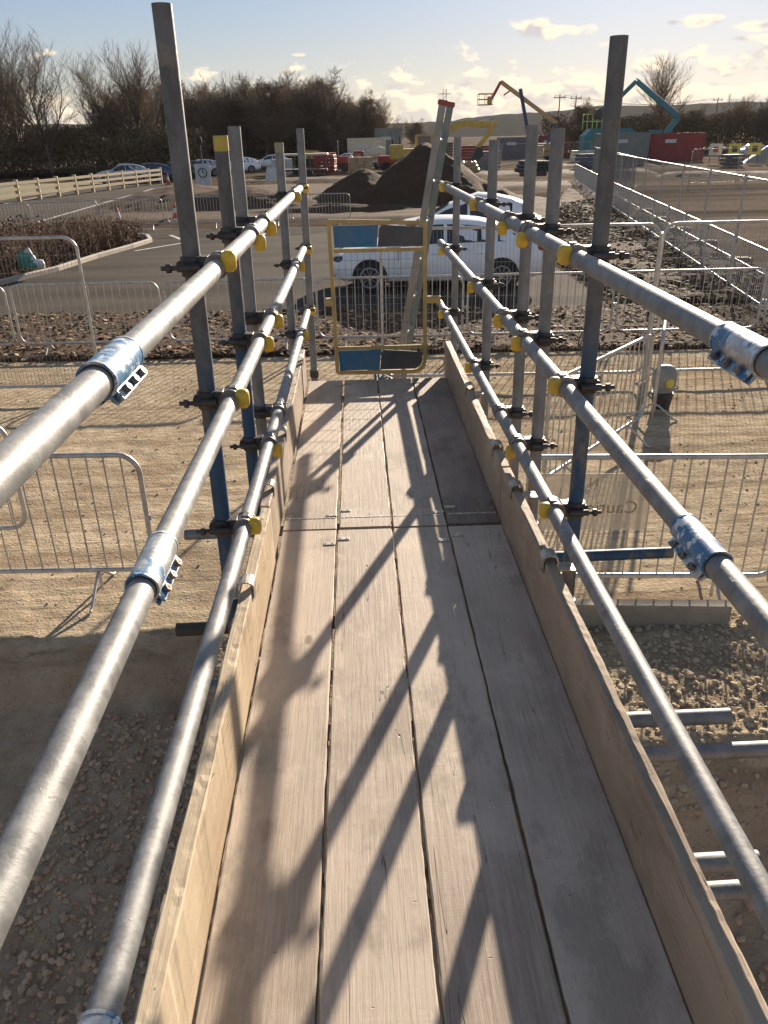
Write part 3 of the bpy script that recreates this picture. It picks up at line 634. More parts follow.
# tubes
def tubeobj(name, a, b, material, parent=None, n=24, r=.02415):
    a, b = Vector(a), Vector(b); mb = MB(); L = (b - a).length; k = 14
    c = (a + b) / 2
    mb.tube(a - c, b - c, r, n, hollow=True); o = mb.build(name, material, parent); o.location = c; return o
def coupler(parent, x, y, z, s, capdy=-.03, capdz=0.0, gap=.055, rail_dx=None, cap=True, double=False):
    """band round the post and band round the rail; s=-1 left hand row, +1 right hand row. (x,y,z) post axis, local to the post"""
    dx = -s * gap if rail_dx is None else rail_dx
    root = MB(); root.tube((x, y, z - .026), (x, y, z + .026), .0315, 16); root.tube((x + s * .028, y - .012, z), (x + s * .028, y + .014, z), .016, 8)
    root.box((x + dx / 2, y, z), (abs(dx) * .5, .05, .05), None, .006); c = root.build('coupler', M_CLAMP, parent)
    rb = MB(); rb.tube((x + dx, y - .026, z), (x + dx, y + .026, z), .0315, 18); rb.tube((x + dx, y - .030, z), (x + dx, y - .022, z), .0335, 18); rb.tube((x + dx, y + .022, z), (x + dx, y + .030, z), .0335, 18)
    rb.box((x + dx - s * .006, y, z + .030), (.026, .034, .012), None, .004); rb.build('rail_band', M_BAND, c)
    bb = MB()
    bb.tube((x + s * .02, y - .04, z), (x + s * .076, y - .04, z), .0065, 8); bb.tube((x + s * .050, y - .04, z), (x + s * .062, y - .04, z), .013, 6); bb.tube((x - s * .03, y - .04, z), (x + s * .034, y - .04, z), .011, 8)
    bb.build('bolt', M_CLAMP, c)
    if cap:
        cb = MB(); cx = x + dx - s * .033
        cb.blob((cx, y + capdy, z + capdz), (.021, .019, .028), 16, 10, .62)
        cb.tube((cx + s * .004, y + capdy + .012, z + capdz), (cx + s * .004, y + capdy + .026, z + capdz), .013, 10)
        cb.build('bolt_cap', M_YEL, c)
    return c
ZR = (1.135, .762, .352); ZRR = (1.115, .722, .290)
def railx(s, y):
    if s < 0: return -.39 + .0075 * max(0, y - .5) 
    return .655 - .008 * max(0, y - .5)
posts = [
    # s, x, y, top z, bottom z, lean dx, lean dy, label, tape, material, (coupler params)
    (-1, -.446, 2.175, 1.745, -2.5, .008, .045, 'nearest left scaffold post, tall and dark with blue paint low down', None, 'P'),
    (-1, -.446, 2.93, 1.46, -2.3, .004, .0, 'second left scaffold post, topped with bright yellow tape', 'Y', 'P'),
    (-1, -.450, 3.33, 1.495, -1.75, .0, -.01, 'third left scaffold post, plain grey, beside the yellow taped one', None, 'G'),
    (-1, -.412, 4.80, 1.427, -1.70, .012, .0, 'fourth left scaffold post with faded tape on its top', 'F', 'G'),
    (-1, -.335, 5.53, 1.507, -1.66, .005, .0, 'farthest left scaffold post beside the safety gate', None, 'G'),
    (1, .714, 2.346, 1.678, -2.5, -.006, .04, 'nearest right scaffold post, tall and dark against the sky', None, 'P'),
    (1, .714, 2.97, 1.465, -2.3, .0, .03, 'second right scaffold post, between the nearest and third', None, 'G'),
    (1, .708, 3.38, 1.480, -1.9, .0, .02, 'third right scaffold post, close behind the second', None, 'G'),
    (1, .690, 4.185, 1.4245, -1.75, .0, .03, 'fourth right scaffold post, level with the white car rear door', None, 'G'),
    (1, .682, 5.59, 1.436, -1.70, .0, .03, 'farthest right scaffold post beside the leaning ladder', None, 'G'),
]
caps = {0: (-.02, .012), 5: (-.02, .004), 1: (-.03, -.026), 2: (-.03, -.020), 6: (-.03, -.026), 7: (-.03, -.028), 8: (-.03, .0), 9: (-.03, .0), 3: (-.03, -.004), 4: (-.03, -.004)}
for pi, (s, x, y, zt, zb, lx, ly, label, tape, mm) in enumerate(posts):
    e = empty('scaffold_post', (x, y, zb)); tag(e, label, 'scaffold post', 'scaffold posts of the walkway')
    pm = M_POST if mm == 'P' else M_POSTG
    mb = MB(); mb.tube((0, 0, 0), (lx * 0 + 0, ly, zt - zb), .02415, 24, hollow=True); tb = mb.build('tube', pm, e)
    tb.location = (0, 0, 0)
    # object coordinates used by the paint mask are measured from the deck level
    for v in tb.data.vertices: v.co.z += zb
    tb.location.z = -zb
    f = lambda z: ly * (z - zb) / (zt - zb)
    for k, z in enumerate(ZR if s < 0 else ZRR):
        rx = railx(s, y); cd = caps[pi]; z = z + .022 * max(0, y) / 5.5
        cy = cd[0]; cz = cd[1] if k == 0 else (0.004 if pi in (0, 5) else (-.012 if k == 1 else -.008))
        if pi in (1, 6) and k == 2: cz = -.024
        coupler(e, 0, f(z), z - zb, s, cy, cz, rail_dx=rx - x, cap=not (pi in (2, 7) and k == 2))
    if tape:
        mb = MB(); mb.tube((0, ly, zt - zb - .045), (0, ly, zt - zb + .003), .0252, 24); mb.build('tape_band', M_TAPE if tape == 'Y' else M_TAPE2, e)
    # coupler at the transom below the deck
    mb = MB(); mb.tube((0, f(-.08), -.11 - zb), (0, f(-.08), -.06 - zb), .0315, 16); mb.box((0, f(-.08) + .03, -.085 - zb), (.05, .05, .05), None, .006); mb.build('coupler', M_CLAMP, e)
# handrails
def sleeve(parent, y, x, z, s, L=.155):
    mb = MB(); mb.tube((x, y - L / 2, z), (x, y + L / 2, z), .0292, 26, cap=True)
    for t in (-1, 1): mb.tube((x, y + t * L / 2 - .003, z), (x, y + t * L / 2 + .003, z), .0302, 26)
    o = mb.build('sleeve_coupler', M_SLEEVE, parent)
    fl = MB(); an = R(-52) if s < 0 else R(-128); rr = .040
    cx, cz = x + math.cos(an) * .036, z + math.sin(an) * .036
    rot = Matrix.Rotation(-an + math.pi / 2, 3, 'Y')
    for t in (-1, 1):
        fl.box((cx + t * .006 * math.sin(an), y, cz - t * .006 * math.cos(an)), (.005, L * .92, .019), Matrix.Rotation(-(an - math.pi / 2), 3, 'Y'), .001)
    fl.build('clamp_flange', M_SLEEVE, o)
    for k in (-.045, 0, .045):
        bl = MB()
        a = Vector((cx + .018 * math.sin(an), y + k, cz - .018 * math.cos(an))); b = Vector((cx - .018 * math.sin(an), y + k, cz + .018 * math.cos(an)))
        bl.tube(a, b, .0045, 8); bl.tube(a, a + (b - a) * .25, .008, 6); bl.tube(b - (b - a) * .22, b, .008, 6)
        bl.build('clamp_bolt', M_BAND, o)
    # dark rubber-like gap ring at the near mouth
    g = MB(); g.tube((x, y - L / 2 - .0045, z), (x, y - L / 2 - .003, z), .0262, 24); g.build('mouth_ring', M_CLAMP, o)
    return o
rails = [(-1, 0, 1.20, 'top left handrail tube with blue flaked sleeve near camera'), (-1, 1, 1.235, 'middle left handrail tube with blue and white sleeve'), (-1, 2, .60, 'lowest left rail tube, just above the toe board'),
         (1, 0, 1.275, 'top right handrail tube with blue flaked sleeve at photo edge'), (1, 1, 1.315, 'middle right handrail tube with white flaked sleeve'), (1, 2, None, 'lowest right rail tube, without sleeve, above the toe board')]
for s, k, sy, label in rails:
    y1 = 5.42 if s < 0 else 5.97; y0 = -1.0
    e = empty('handrail', (railx(s, 0), 0, (ZR if s < 0 else ZRR)[k])); tag(e, label, 'handrail', 'handrail tubes of the walkway')
    xe = railx(s, y1) - railx(s, 0)
    if sy:
        xm = railx(s, sy) - railx(s, 0)
        tubeobj('tube', (0, y0, 0), (xm, sy - .001, 0), M_RAIL, e); tubeobj('tube', (xm, sy + .001, 0), (xe, y1, .022), M_RAIL, e)
        sleeve(e, sy, xm, .001, s)
    else: tubeobj('tube', (0, y0, 0), (xe, y1, .022), M_RAIL, e)
# transoms below the deck
trs = [(-.72, 2.38, -.16, 1.32, 2.86, -.16, 'transom tube with right stub just below nearest right post', M_POST, 2),
       (-.86, 3.09, -.13, .8, 3.12, -.13, 'transom tube showing left of the toe board near the joint', M_POSTG, 1),
       (-.72, 2.40, -.23, -.2, 2.45, -.22, 'short black ended tube sticking out beside nearest left post', M_POST, 0)]
def transom(a, b, label, mt): tag(tubeobj('transom_tube', a, b, mt), label, 'scaffold tube', 'transom tubes under the deck')
transom((.05, 2.86, -.17), (1.30, 2.875, -.17), 'transom tube with dark open end, right of nearest right post', M_POST)
transom((-.30, 1.84, -.17), (1.095, 1.845, -.17), 'right transom stub in front of the long paired tube', M_POSTG)
transom((-.30, 1.74, -.22), (1.6, 1.755, -.22), 'long transom tube running out of the photo to the right', M_POSTG)
transom((-.30, 1.30, -.16), (.93, 1.315, -.16), 'lower right transom stub below the near toe board', M_POSTG)
transom((-.30, 1.32, -.30), (.98, 1.345, -.30), 'lowest short transom stub at the bottom right', M_POSTG)
transom((-.84, 3.25, -.20), (.4, 3.27, -.20), 'transom tube poking out left behind the nearest left post', M_POSTG)
transom((-.70, 2.40, -.155), (.3, 2.42, -.155), 'black ended transom stub left of the near toe board', M_DUST)
transom((-.62, 2.18, -.25), (.3, 2.24, -.25), 'short transom stub under the black ended one', M_POSTG)
transom((-.55, 4.95, -.10), (.85, 4.95, -.10), 'end transom tube under the gate end of the deck', M_POSTG)
# joist tubes under the deck along Y
for x in (-.15, .38): tag(tubeobj('bearer_tube', (x, -1.2, -.075), (x, 4.86, -.075), M_POSTG), 'bearer tube running lengthwise under the deck, %s side' % ('left' if x < 0 else 'right'), 'scaffold tube')

# gate
def gate():
    y = 5.15; e = empty('safety_gate', (.14, y, .02)); tag(e, 'yellow mesh safety gate with blue and grey panels at walkway end', 'gate')
    w0, w1, h0, h1 = -.295, .295, .0, .962; t = .026
    mb = MB(); rr = .07
    mb.beam((w0, 0, h0), (w0 - .012, 0, h1), t, t, .003, (0, 1, 0))
    mb.beam((w1, 0, rr), (w1 - .004, 0, h1 - .03), t, t, .003, (0, 1, 0))
    mb.beam((w0 - .02, 0.001, h1), (w1 + .004, 0.001, h1 - .022), t, t, .003, (0, 1, 0))
    mb.beam((w0, 0.001, h0 + .002), (w1 - rr, 0.001, h0 - .002), t, t, .003, (0, 1, 0))
    arc = [(w1 - rr + math.sin(a) * rr, .0005, rr - math.cos(a) * rr) for a in [math.pi / 2 * i / 6 for i in range(7)]]
    for a, b in zip(arc[:-1], arc[1:]): mb.beam(a, b, t, t, 0, (0, 1, 0))
    for z in (.165, .785): mb.beam((w0 + .01, 0.002, z), (w1 - .01, 0.002, z), t * .9, t * .9, .003, (0, 1, 0))
    mb.build('frame', M_GATE, e)
    for (z0, z1, nm) in ((.805, .935, 'top_panel'), (.016, .15, 'bottom_panel')):
        split = .0
        a = MB(); a.prism([(w0 + .016, z0), (split - .012, z0), (split, z1), (w0 + .012, z1)], -.004, .004); pa = a.build(nm, M_GBLUE, e)
        xr = w1 - .018; b = MB()
        out = [(split - .008, z0), (xr - (.05 if nm[0] == 'b' else 0), z0)] + ([(xr - .015, z0 + .02), (xr, z0 + .05)] if nm[0] == 'b' else []) + [(xr, z1 - .02), (split + .02, z1), (split + .004, z1 - .02)]
        b.prism(out, -.0035, .0045); b.build('grey_section', M_GGREY, pa)
    mb = MB()
    nx_ = 15
    for i in range(1, nx_): x = w0 + (w1 - w0) * i / nx_; mb.tube((x, .004, .17), (x, .004, .78), .0013, 5)
    for i in range(1, 11): z = .17 + .61 * i / 11; mb.tube((w0, .007, z), (w1, .007, z), .0013, 5)
    mb.build('mesh_infill', M_WIRE, e)
    mb = MB(); mb.box((w0 - .03, 0, .47), (.06, .05, .05), None, .005); mb.box((w1 + .05, 0, .47), (.10, .035, .045), None, .005); mb.build('hinge_lug', M_GATE, e)
gate()
# ladder, seen edge-on, leaning behind the gate
def ladder():
    t0 = Vector((.592, 5.93, 1.63)); b0 = Vector((.02, 5.93, -1.60)); e = empty('ladder', b0); tag(e, 'worn aluminium ladder with red end caps leaning beside the gate', 'ladder')
    for dy, mt_, dx in ((-.19, M_ALU, 0.0), (.19, M_LADG, 0.092)):
        o = Vector((dx, dy, 0)); mb = MB(); mb.beam(o, t0 - b0 + o,   .026, .048, .004, (1, 0, 0.2)); st = mb.build('stile', mt_, e)
        c = MB(); d = (t0 - b0).normalized(); c.beam(t0 - b0 + o - d * .005, t0 - b0 + o + d * .028, .034, .064, .006, (1, 0, .2)); c.build('end_cap', mat('dull_red_cap', (0.30, 0.07, 0.045), 0.6), st)
    for k in range(12):
        p = (t0 - b0) * ((k + .6) / 12.4); mb = MB(); mb.tube(p + Vector((0, -.19, 0)), p + Vector((.085, .19, 0)), .014, 10); mb.build('rung', M_ALU, e)
ladder()

# ------------------------------------------------------------------ barriers
def rounded(L, z0, z1, r, n=5):
    pts = []
    for cx, cz, a0 in ((L - r, z0 + r, -90), (L - r, z1 - r, 0), (r, z1 - r, 90), (r, z0 + r, 180)):
        for i in range(n + 1): a = R(a0 + 90 * i / n); pts.append((cx + math.cos(a) * r, 0, cz + math.sin(a) * r))
    return pts
def make_barrier():
    e = empty('crowd_barrier'); L = 2.25 + 0
    mb = MB(); mb.path(rounded(L, .20, 1.10, .14), .0185, 10, True); mb.build('frame', M_FENCE, e)
    mb = MB(); n = 18
    for i in range(1, n + 1):
        x = L * i / (n + 1); mb.tube((x, 0, .20), (x, 0, 1.10), .0066, 6, cap=False)
    mb.build('infill_bars', M_FENCE, e)
    for x in (.42, L - .42):
        mb = MB(); mb.path([(x, -.28, .012), (x, -.24, .02), (x, -.05, .17), (x, 0, .19), (x, .05, .17), (x, .24, .02), (x, .28, .012)], .012, 8); mb.tube((x, 0, .03), (x, 0, .19), .012, 8); mb.build('foot', M_FENCE, e)
    for x in (0, L):
        mb = MB(); mb.tube((x + (-.018 if x == 0 else .018), 0, .60), (x + (-.018 if x == 0 else .018), 0, .64), .013, 8); mb.build('coupling_hook', M_FENCE, e)
    return e
BAR = make_barrier(); used_bar = [False]
def barrier(a, ang, label, group, z=G0, scale=1.0):
    o = BAR if not used_bar[0] else copy_tree(BAR); used_bar[0] = True
    o.location = (a[0], a[1], z); o.rotation_euler = (0, 0, ang); o['label'] = label; o['category'] = 'barrier'; o['group'] = group
    return o
barrier((-3.80, 5.12), R(-2), 'near left crowd barrier standing on sand below the left handrails', 'crowd barriers near the walkway')
barrier((-5.0, 5.95), R(-4), 'left crowd barrier just behind the near left one, cut by photo edge', 'crowd barriers near the walkway')
barrier((.62, 4.80), R(-4), 'near right crowd barrier carrying the faint caution panel', 'crowd barriers near the walkway')
barrier((2.70, 4.45), R(-26), 'right crowd barrier at the photo edge, joined to the caution one', 'crowd barriers near the walkway')
barrier((1.62, 6.45), R(48.6), 'skewed crowd barrier on the right, turned towards the grey lamp', 'crowd barriers near the walkway')
barrier((3.22, 8.15), R(68.7), 'right crowd barrier seen end on, beside the grey lamp', 'crowd barriers near the walkway')
xs = -7.63; i = 0
rowlab = ['far left of the planting strip row', 'second from left in the planting strip row', 'third in the planting strip row, left of the posts', 'fourth in the planting strip row, behind the left posts', 'in front of the white car bonnet', 'in front of the white car rear', 'right of the white car on the planting strip', 'second right of the white car on the planting strip']
for i in range(7):
    barrier((xs + 2.33 * i, 12.42 - .05 * i), R(-1.2 + (i % 3 - 1) * .8), 'crowd barrier ' + rowlab[i], 'crowd barriers along the planting strip')
barrier((xs - 2.33, 12.6), R(-3), 'crowd barrier at the left edge in the planting strip row', 'crowd barriers along the planting strip')
for i, (x, y, a) in enumerate([(-7.15, 31.9, 1), (-4.8, 32.0, 2), (-2.45, 32.1, 1), (-9.5, 31.5, 8), (-11.7, 30.6, 20), (-13.9, 29.9, 14), (-16.3, 29.6, 4)]):
    barrier((x, y), R(a), ['far crowd barrier behind the nearest left post', 'far crowd barrier between the left posts', 'far crowd barrier just left of the dark soil heap', 'far crowd barrier beside the red cones', 'far crowd barrier at the road mouth by two cones', 'far crowd barrier left of the cones', 'far crowd barrier at the left edge behind the planter'][i], 'crowd barriers across the far road')
# line receding on the right
p0 = Vector((6.75, 11.5)); p1 = Vector((10.67, 34.0)); p2 = Vector((15.9, 62)); k = 0; p = p0.copy(); d = (p1 - p0).normalized()
ordn = ['nearest', 'second', 'third', 'fourth', 'fifth', 'sixth', 'seventh', 'eighth', 'ninth', 'tenth', 'eleventh', 'twelfth', 'thirteenth', 'fourteenth', 'fifteenth', 'sixteenth', 'seventeenth', 'eighteenth', 'nineteenth', 'twentieth', 'twenty-first', 'twenty-second']
for k in range(20):
    if p.y > 33: d = (p2 - p1).normalized()
    barrier((p.x, p.y), math.atan2(d.y, d.x), ordn[k] + ' crowd barrier of the row receding beside the topsoil bed', 'crowd barriers beside the topsoil bed'); p = p + d * 2.36
# mesh fence panels
def make_panel(sp=.05, wr=.0023, hs=.2):
    e = empty('mesh_fence_panel'); L = 3.45
    mb = MB(); mb.path(rounded(L, .15, 2.0, .16), .0195, 10, True); mb.tube((0.0, 0, .02), (0.0, 0, 1.9), .0195, 10); mb.tube((L, 0, .02), (L, 0, 1.9), .0195, 10); mb.build('frame', M_FENCE, e)
    mb = MB(); n = int(L / sp)
    for i in range(1, n): x = L * i / n; mb.tube((x, 0, .16), (x, 0, 1.99), wr, 3, cap=False)
    n = int(1.85 / hs)
    for i in range(1, n): z = .15 + 1.85 * i / n; mb.tube((0, .003, z), (L, .003, z), wr * .6, 3, cap=False)
    mb.build('wire_mesh', M_WIRE, e); return e
def make_block():
    mb = MB(); mb.box((0, 0, .07), (.24, .66, .14), None, .03); mb.box((0, 0, .145), (.12, .5, .02), None, .006); return mb.build('fence_block', M_DUST)
PAN = make_panel(); BLK = make_block(); up = [False]; ub = [False]
def panel(a, ang, label, group):
    o = PAN if not up[0] else copy_tree(PAN); up[0] = True; o.location = (*a, G0); o.rotation_euler = (0, 0, ang); tag(o, label, 'fence panel', group)
def block(a, ang, label, group):
    o = BLK if not ub[0] else copy_tree(BLK); ub[0] = True; o.location = (*a, G0); o.rotation_euler = (0, 0, ang); tag(o, label, 'fence block', group)
panel((-6.86, 10.22), R(-2), 'tall mesh fence panel on the left, rounded top above the barriers', 'tall mesh fence panels across the sand')
panel((.30, 10.15), R(-2.5), 'tall mesh fence panel behind the gate and right posts', 'tall mesh fence panels across the sand')
panel((3.80, 10.05), R(-1), 'tall mesh fence panel at the right edge before the topsoil', 'tall mesh fence panels across the sand')
for x, y, l in ((-3.4, 10.1, 'dark fence foot block under the left mesh panel end'), (.3, 10.15, 'dark fence foot block behind the gate')):
    block((x, y), 0, l, 'foot blocks of the mesh fence')
q0 = Vector((8.15, 13.0)); q1 = Vector((12.1, 36)); d = (q1 - q0).normalized(); p = q0.copy(); an = math.atan2(d.y, d.x)
for k in range(9):
    panel((p.x, p.y), an, ordn[k] + ' tall mesh panel of the fence along the sandy yard', 'tall mesh fence beside the sandy yard')
    if k < 8: block((p.x + .15, p.y), an, 'dark foot block under the ' + ordn[k] + ' yard fence panel', 'foot blocks of the yard fence')
    p = p + d * 3.52
p = Vector((12.2, 36.5)); d = (Vector((20.5, 75)) - p).normalized(); an = math.atan2(d.y, d.x)
for k in range(8):
    panel((p.x, p.y), an, ordn[k] + ' distant mesh panel between yard and machines', 'distant mesh fence panels'); p = p + d * 3.6
p = Vector((20, 50)); d = (Vector((40, 56)) - p).normalized(); an = math.atan2(d.y, d.x)
for k in range(6):
    panel((p.x, p.y), an, ordn[k] + ' mesh panel crossing the yard in front of the red container', 'mesh panels across the yard'); p = p + d * 3.6
# faint caution panel hung on the right barrier
def caution():
    e = empty('caution_banner', (1.17, 4.745, G0 + .60), R(-4)); tag(e, 'faint see-through caution banner hung on near right barrier', 'banner')
    t = NT('banner_film'); t.set('Base Color', (0.50, 0.46, 0.38)); t.set('Roughness', .6); t.set('Alpha', 0.42)
    mb = MB(); mb.box((.36, 0, .18), (.78, .003, .42)); mb.build('sheet', t.m, e)
    t2 = NT('banner_ink'); t2.set('Base Color', (0.33, 0.27, 0.18)); t2.set('Roughness', .7); t2.set('Alpha', 0.9)
    for txt, z, sz in (('Caution', .10, .13), ('11', .30, .09), ('Footpath', .0, .05)):
        if txt == 'Footpath': continue
        cu = bpy.data.curves.new('lettering', 'FONT'); cu.body = txt; cu.size = sz; cu.extrude = .0004; cu.align_x = 'CENTER'
        o = bpy.data.objects.new('lettering', cu); dg = None
        COL.objects.link(o); bpy.context.view_layer.update()
        me = bpy.data.meshes.new_from_object(o.evaluated_get(bpy.context.evaluated_depsgraph_get())); bpy.data.objects.remove(o)
        me.materials.clear(); me.materials.append(t2.m)
        o = bpy.data.objects.new('lettering', me); COL.objects.link(o); o.parent = e
        o.rotation_euler = (R(90), 0, 0); o.scale = (-1, 1, 1); o.location = (.46 if txt != '11' else .36, -.0035, z)
caution()
# concrete beam behind it
mb = MB(); mb.box((0, 0, 0), (1.72, .10, .24), None, .010); o = mb.build('concrete_beam', M_CONC); o.location = (1.55, 4.40, G0 + .07); o.rotation_euler = (0, 0, R(-5)); tag(o, 'low concrete beam lying at the foot of the near right barrier', 'concrete beam')
def lamp():
    e = empty('hazard_lamp', (3.62, 8.95, G0)); tag(e, 'grey rounded hazard lamp with yellow lens beside end-on barrier', 'hazard lamp')
    mb = MB(); mb.blob((0, 0, .36), (.14, .10, .17), 16, 10, .7); mb.box((0, 0, .22), (.2, .16, .16), None, .03); mb.build('housing', mat('grey_lamp_plastic', (.30, .29, .27), .45), e)
    mb = MB(); mb.blob((.03, -.10, .33), (.05, .02, .06), 12, 8, .8); mb.build('lens', M_SIGNY, e)
    mb = MB(); mb.tube((0, 0, 0), (0, 0, .2), .1, 14, .13); mb.build('base', M_DUST, e)
lamp()

# ------------------------------------------------------------------ cars
def car(name, loc, rz, paint, label, L=4.45, Wd=1.78, H=1.47, wb=2.7, style='hatch', group=None):
    e = empty(name, loc, rz); tag(e, label, 'car', group); w = Wd / 2; f = L / 2
    # stations: x, sill z, belt z, top z, top half width   (front at -x)
    st = [(-f, .42, .62, .66, .55), (-f + .06, .30, .68, .74, .66), (-f + .25, .24, .75, .82, .74), (-f + .6, .22, .82, .91, .77), (-f + .95, .22, .88, .97, .77), (-f + 1.2, .22, .91, 1.02, .74),
          (-f + 1.5, .22, .92, 1.18, .66), (-f + 1.85, .22, .93, 1.37, .60), (-f + 2.15, .22, .94, 1.45, .585), (-f + 2.6, .22, .95, H, .58), (-f + 3.1, .22, .97, H - .04, .565), (-f + 3.5, .22, .985, H - .12, .545), (-f + 3.85, .23, .99, H - .24, .53),
          (f - .36, .25, .99, 1.11, .55), (f - .18, .30, .97, 1.03, .58), (f - .05, .34, .9, .96, .6), (f, .42, .80, .84, .58)]
    def half(x, zl, zb, zt, wt):
        e2 = 1 - .10 * (max(0, (abs(x) - (f - .55)) / .55)) ** 2; ww = w * e2
        return [(0, zl), (ww * .86, zl), (ww * .97, zl + .07), (ww, zl + .22), (ww * .995, (zl + zb) / 2 + .12), (ww * .955, zb), (wt + .03, zt - .045 if zt - zb > .1 else zt - .02), (wt - .06, zt - .008), (0, zt)]
    rings = []
    for x, zl, zb, zt, wt in st:
        h = half(x, zl, zb, zt, wt); rings.append([(x, y, z) for y, z in h] + [(x, -y, z) for y, z in h[::-1][1:-1]])
    n = len(rings[0]); mb = MB(); mb.add([p for r in rings for p in r], [(i * n + k, i * n + (k + 1) % n, (i + 1) * n + (k + 1) % n, (i + 1) * n + k) for i in range(len(rings) - 1) for k in range(n)], True)
    mb.add(rings[0], [tuple(range(n))]); mb.add(rings[-1], [tuple(range(n))[::-1]]); mb.build('body', paint, e)
    # side glass, split by pillars
    def side(xa, xb):
        def at(x):
            for i in range(len(st) - 1):
                if st[i][0] <= x <= st[i + 1][0]:
                    t = (x - st[i][0]) / (st[i + 1][0] - st[i][0]); a = half(*st[i]); b = half(*st[i + 1]); return [tuple(a[j][q] * (1 - t) + b[j][q] * t for q in (0, 1)) for j in (5, 6)]
        xs_ = np.linspace(xa, xb, 6); out = []
        for s in (-1, 1):
            v = []
            for x in xs_:
                (yb_, zb_), (yt, zt_) = at(x); lo = .10; hi = .12
                v += [(x, s * (yb_ + (yt - yb_) * lo + .006), zb_ + (zt_ - zb_) * lo), (x, s * (yb_ + (yt - yb_) * (1 - hi) + .006), zb_ + (zt_ - zb_) * (1 - hi))]
            out.append(v)
        return out
    for xa, xb in ((-f + 1.42, -f + 2.35), (-f + 2.42, -f + 3.28), (-f + 3.36, f - .42)):
        m2 = MB()
        for q, v in enumerate(side(xa, xb)): m2 = MB(); m2.add(v, [(2 * i, 2 * i + 2, 2 * i + 3, 2 * i + 1)[:: (1 if q == 0 else -1)] for i in range(5)], True); m2.build('side_window', M_GLASS, e)
    def cross(i, j, a=.12, b=.9, nm='windscreen'):
        A, B = st[i], st[j]; pa, pb = half(*A), half(*B); v = []
        for t in (a, b):
            x = A[0] * (1 - t) + B[0] * t; yw = (pa[7][0] * (1 - t) + pb[7][0] * t) * .97; z = A[3] * (1 - t) + B[3] * t
            v += [(x - (.008 if i < 8 else -.008), -yw, z + .008), (x - (.008 if i < 8 else -.008), yw, z + .008)]
        m2 = MB(); m2.add(v, [(0, 1, 3, 2)]); m2.build(nm, M_GLASS, e)
    cross(5, 7, .1, 1.0); cross(12, 13, .15, .85, 'rear_window')
    for sx in (-1, 1):
        xw = -f + (L - wb) * .46 if sx < 0 else -f + (L - wb) * .46 + wb
        for s in (-1, 1):
            ar = MB(); ar.tube((xw, s * (w * .6), .33), (xw, s * (w + .003), .33), .375, 24); ar.build('wheel_arch', M_RUB, e)
            t = MB(); t.path([(xw + math.cos(a) * .255, s * (w - .052), .32 + math.sin(a) * .255) for a in [2 * math.pi * i / 24 for i in range(24)]], .068, 8, True); ty = t.build('wheel', M_RUB, e)
            r_ = MB(); yy = s * (w + .002)
            r_.path([(xw + math.cos(a) * .205, yy, .32 + math.sin(a) * .205) for a in [2 * math.pi * i / 24 for i in range(24)]], .018, 6, True); r_.tube((xw, yy - .02, .32), (xw, yy + .02, .32), .045, 12)
            for i in range(10): a = 2 * math.pi * i / 10; r_.beam((xw, yy, .32), (xw + math.cos(a) * .205, yy, .32 + math.sin(a) * .205), .012, .026, 0, (0, 1, 0))
            r_.build('rim', M_RIM, ty)
    for s in (-1, 1):
        m2 = MB(); m2.blob((-f + .20, s * (w * .80), .69), (.20, .12, .075), 12, 8, .7); m2.build('headlight', M_GLASS if paint is M_WHITE else M_RIM, e)
        m2 = MB(); m2.blob((f - .12, s * (w * .80), .88), (.13, .13, .085), 12, 8, .7); m2.build('tail_light', M_REDP, e)
        m2 = MB(); m2.blob((-f + 1.42, s * (w + .07), .98), (.07, .10, .065), 10, 8, .7); m2.build('wing_mirror', paint, e)
        for hx in (-f + 2.2, -f + 3.1): m2 = MB(); m2.box((hx, s * (w + .004), .80), (.17, .025, .028), None, .008); m2.build('door_handle', paint, e)
        m2 = MB()
        for hx in (-f + 1.4, -f + 2.38, -f + 3.3): m2.box((hx, s * (w * .985), .60), (.008, .02, .55))
        m2.build('door_seam', M_DUST, e)
    m2 = MB(); m2.box((-f + .05, 0, .36), (.10, 1.2, .16), None, .02); m2.box((-f + .12, 0, .60), (.12, .8, .1), None, .02); m2.build('grille', M_DUST, e)
    return e
car('parked_car', (1.78, 17.9, G0), R(-4), M_WHITE, 'white hatchback parked on the road directly behind the gate', 4.5, 1.80, 1.45, 2.78)
car('parked_car', (2.9, 22.6, G0), R(-8), M_WHITE, 'second white car, only its roof showing behind the first', 4.4, 1.78, 1.62, 2.65)
for i, (x, y, a, p, l) in enumerate([(-18.6, 69, 18, M_SILV, 'silver car at the left end of the row by timber fence'), (-17.0, 70.5, 18, M_BLUC, 'dark car behind the silver one in the parked row'), (-15.2, 71.5, 18, M_BLKC, 'black car nearest the left post in the parked row'), (-14.9, 75.5, 18, M_BLKC, 'dark blue car behind the black one'), (-14.2, 79, 20, M_SILV, 'pale silver car farthest along the parked row'), (-11.5, 86, 5, M_WHITE, 'white car parked between the first and second left posts'), (-9.3, 96, 4, M_WHITE, 'far white car behind the left posts under trees')]):
    car('parked_car', (x, y, G0), R(a), p, l, 4.3, 1.75, 1.45, 2.6, group='cars parked in the distance')
car('parked_car', (4.5, 88, G0), R(8), M_SILV, 'silver car behind the soil heap beside the mixer drum', group='cars parked in the distance')
car('parked_car', (-.8, 95, G0), R(-5), M_WHITE, 'white car left of the mixer in the busy yard', group='cars parked in the distance')
car('parked_car', (45, 96, G0), R(4), M_SILV, 'silver car at the right edge near yellow signs', group='cars parked in the distance')

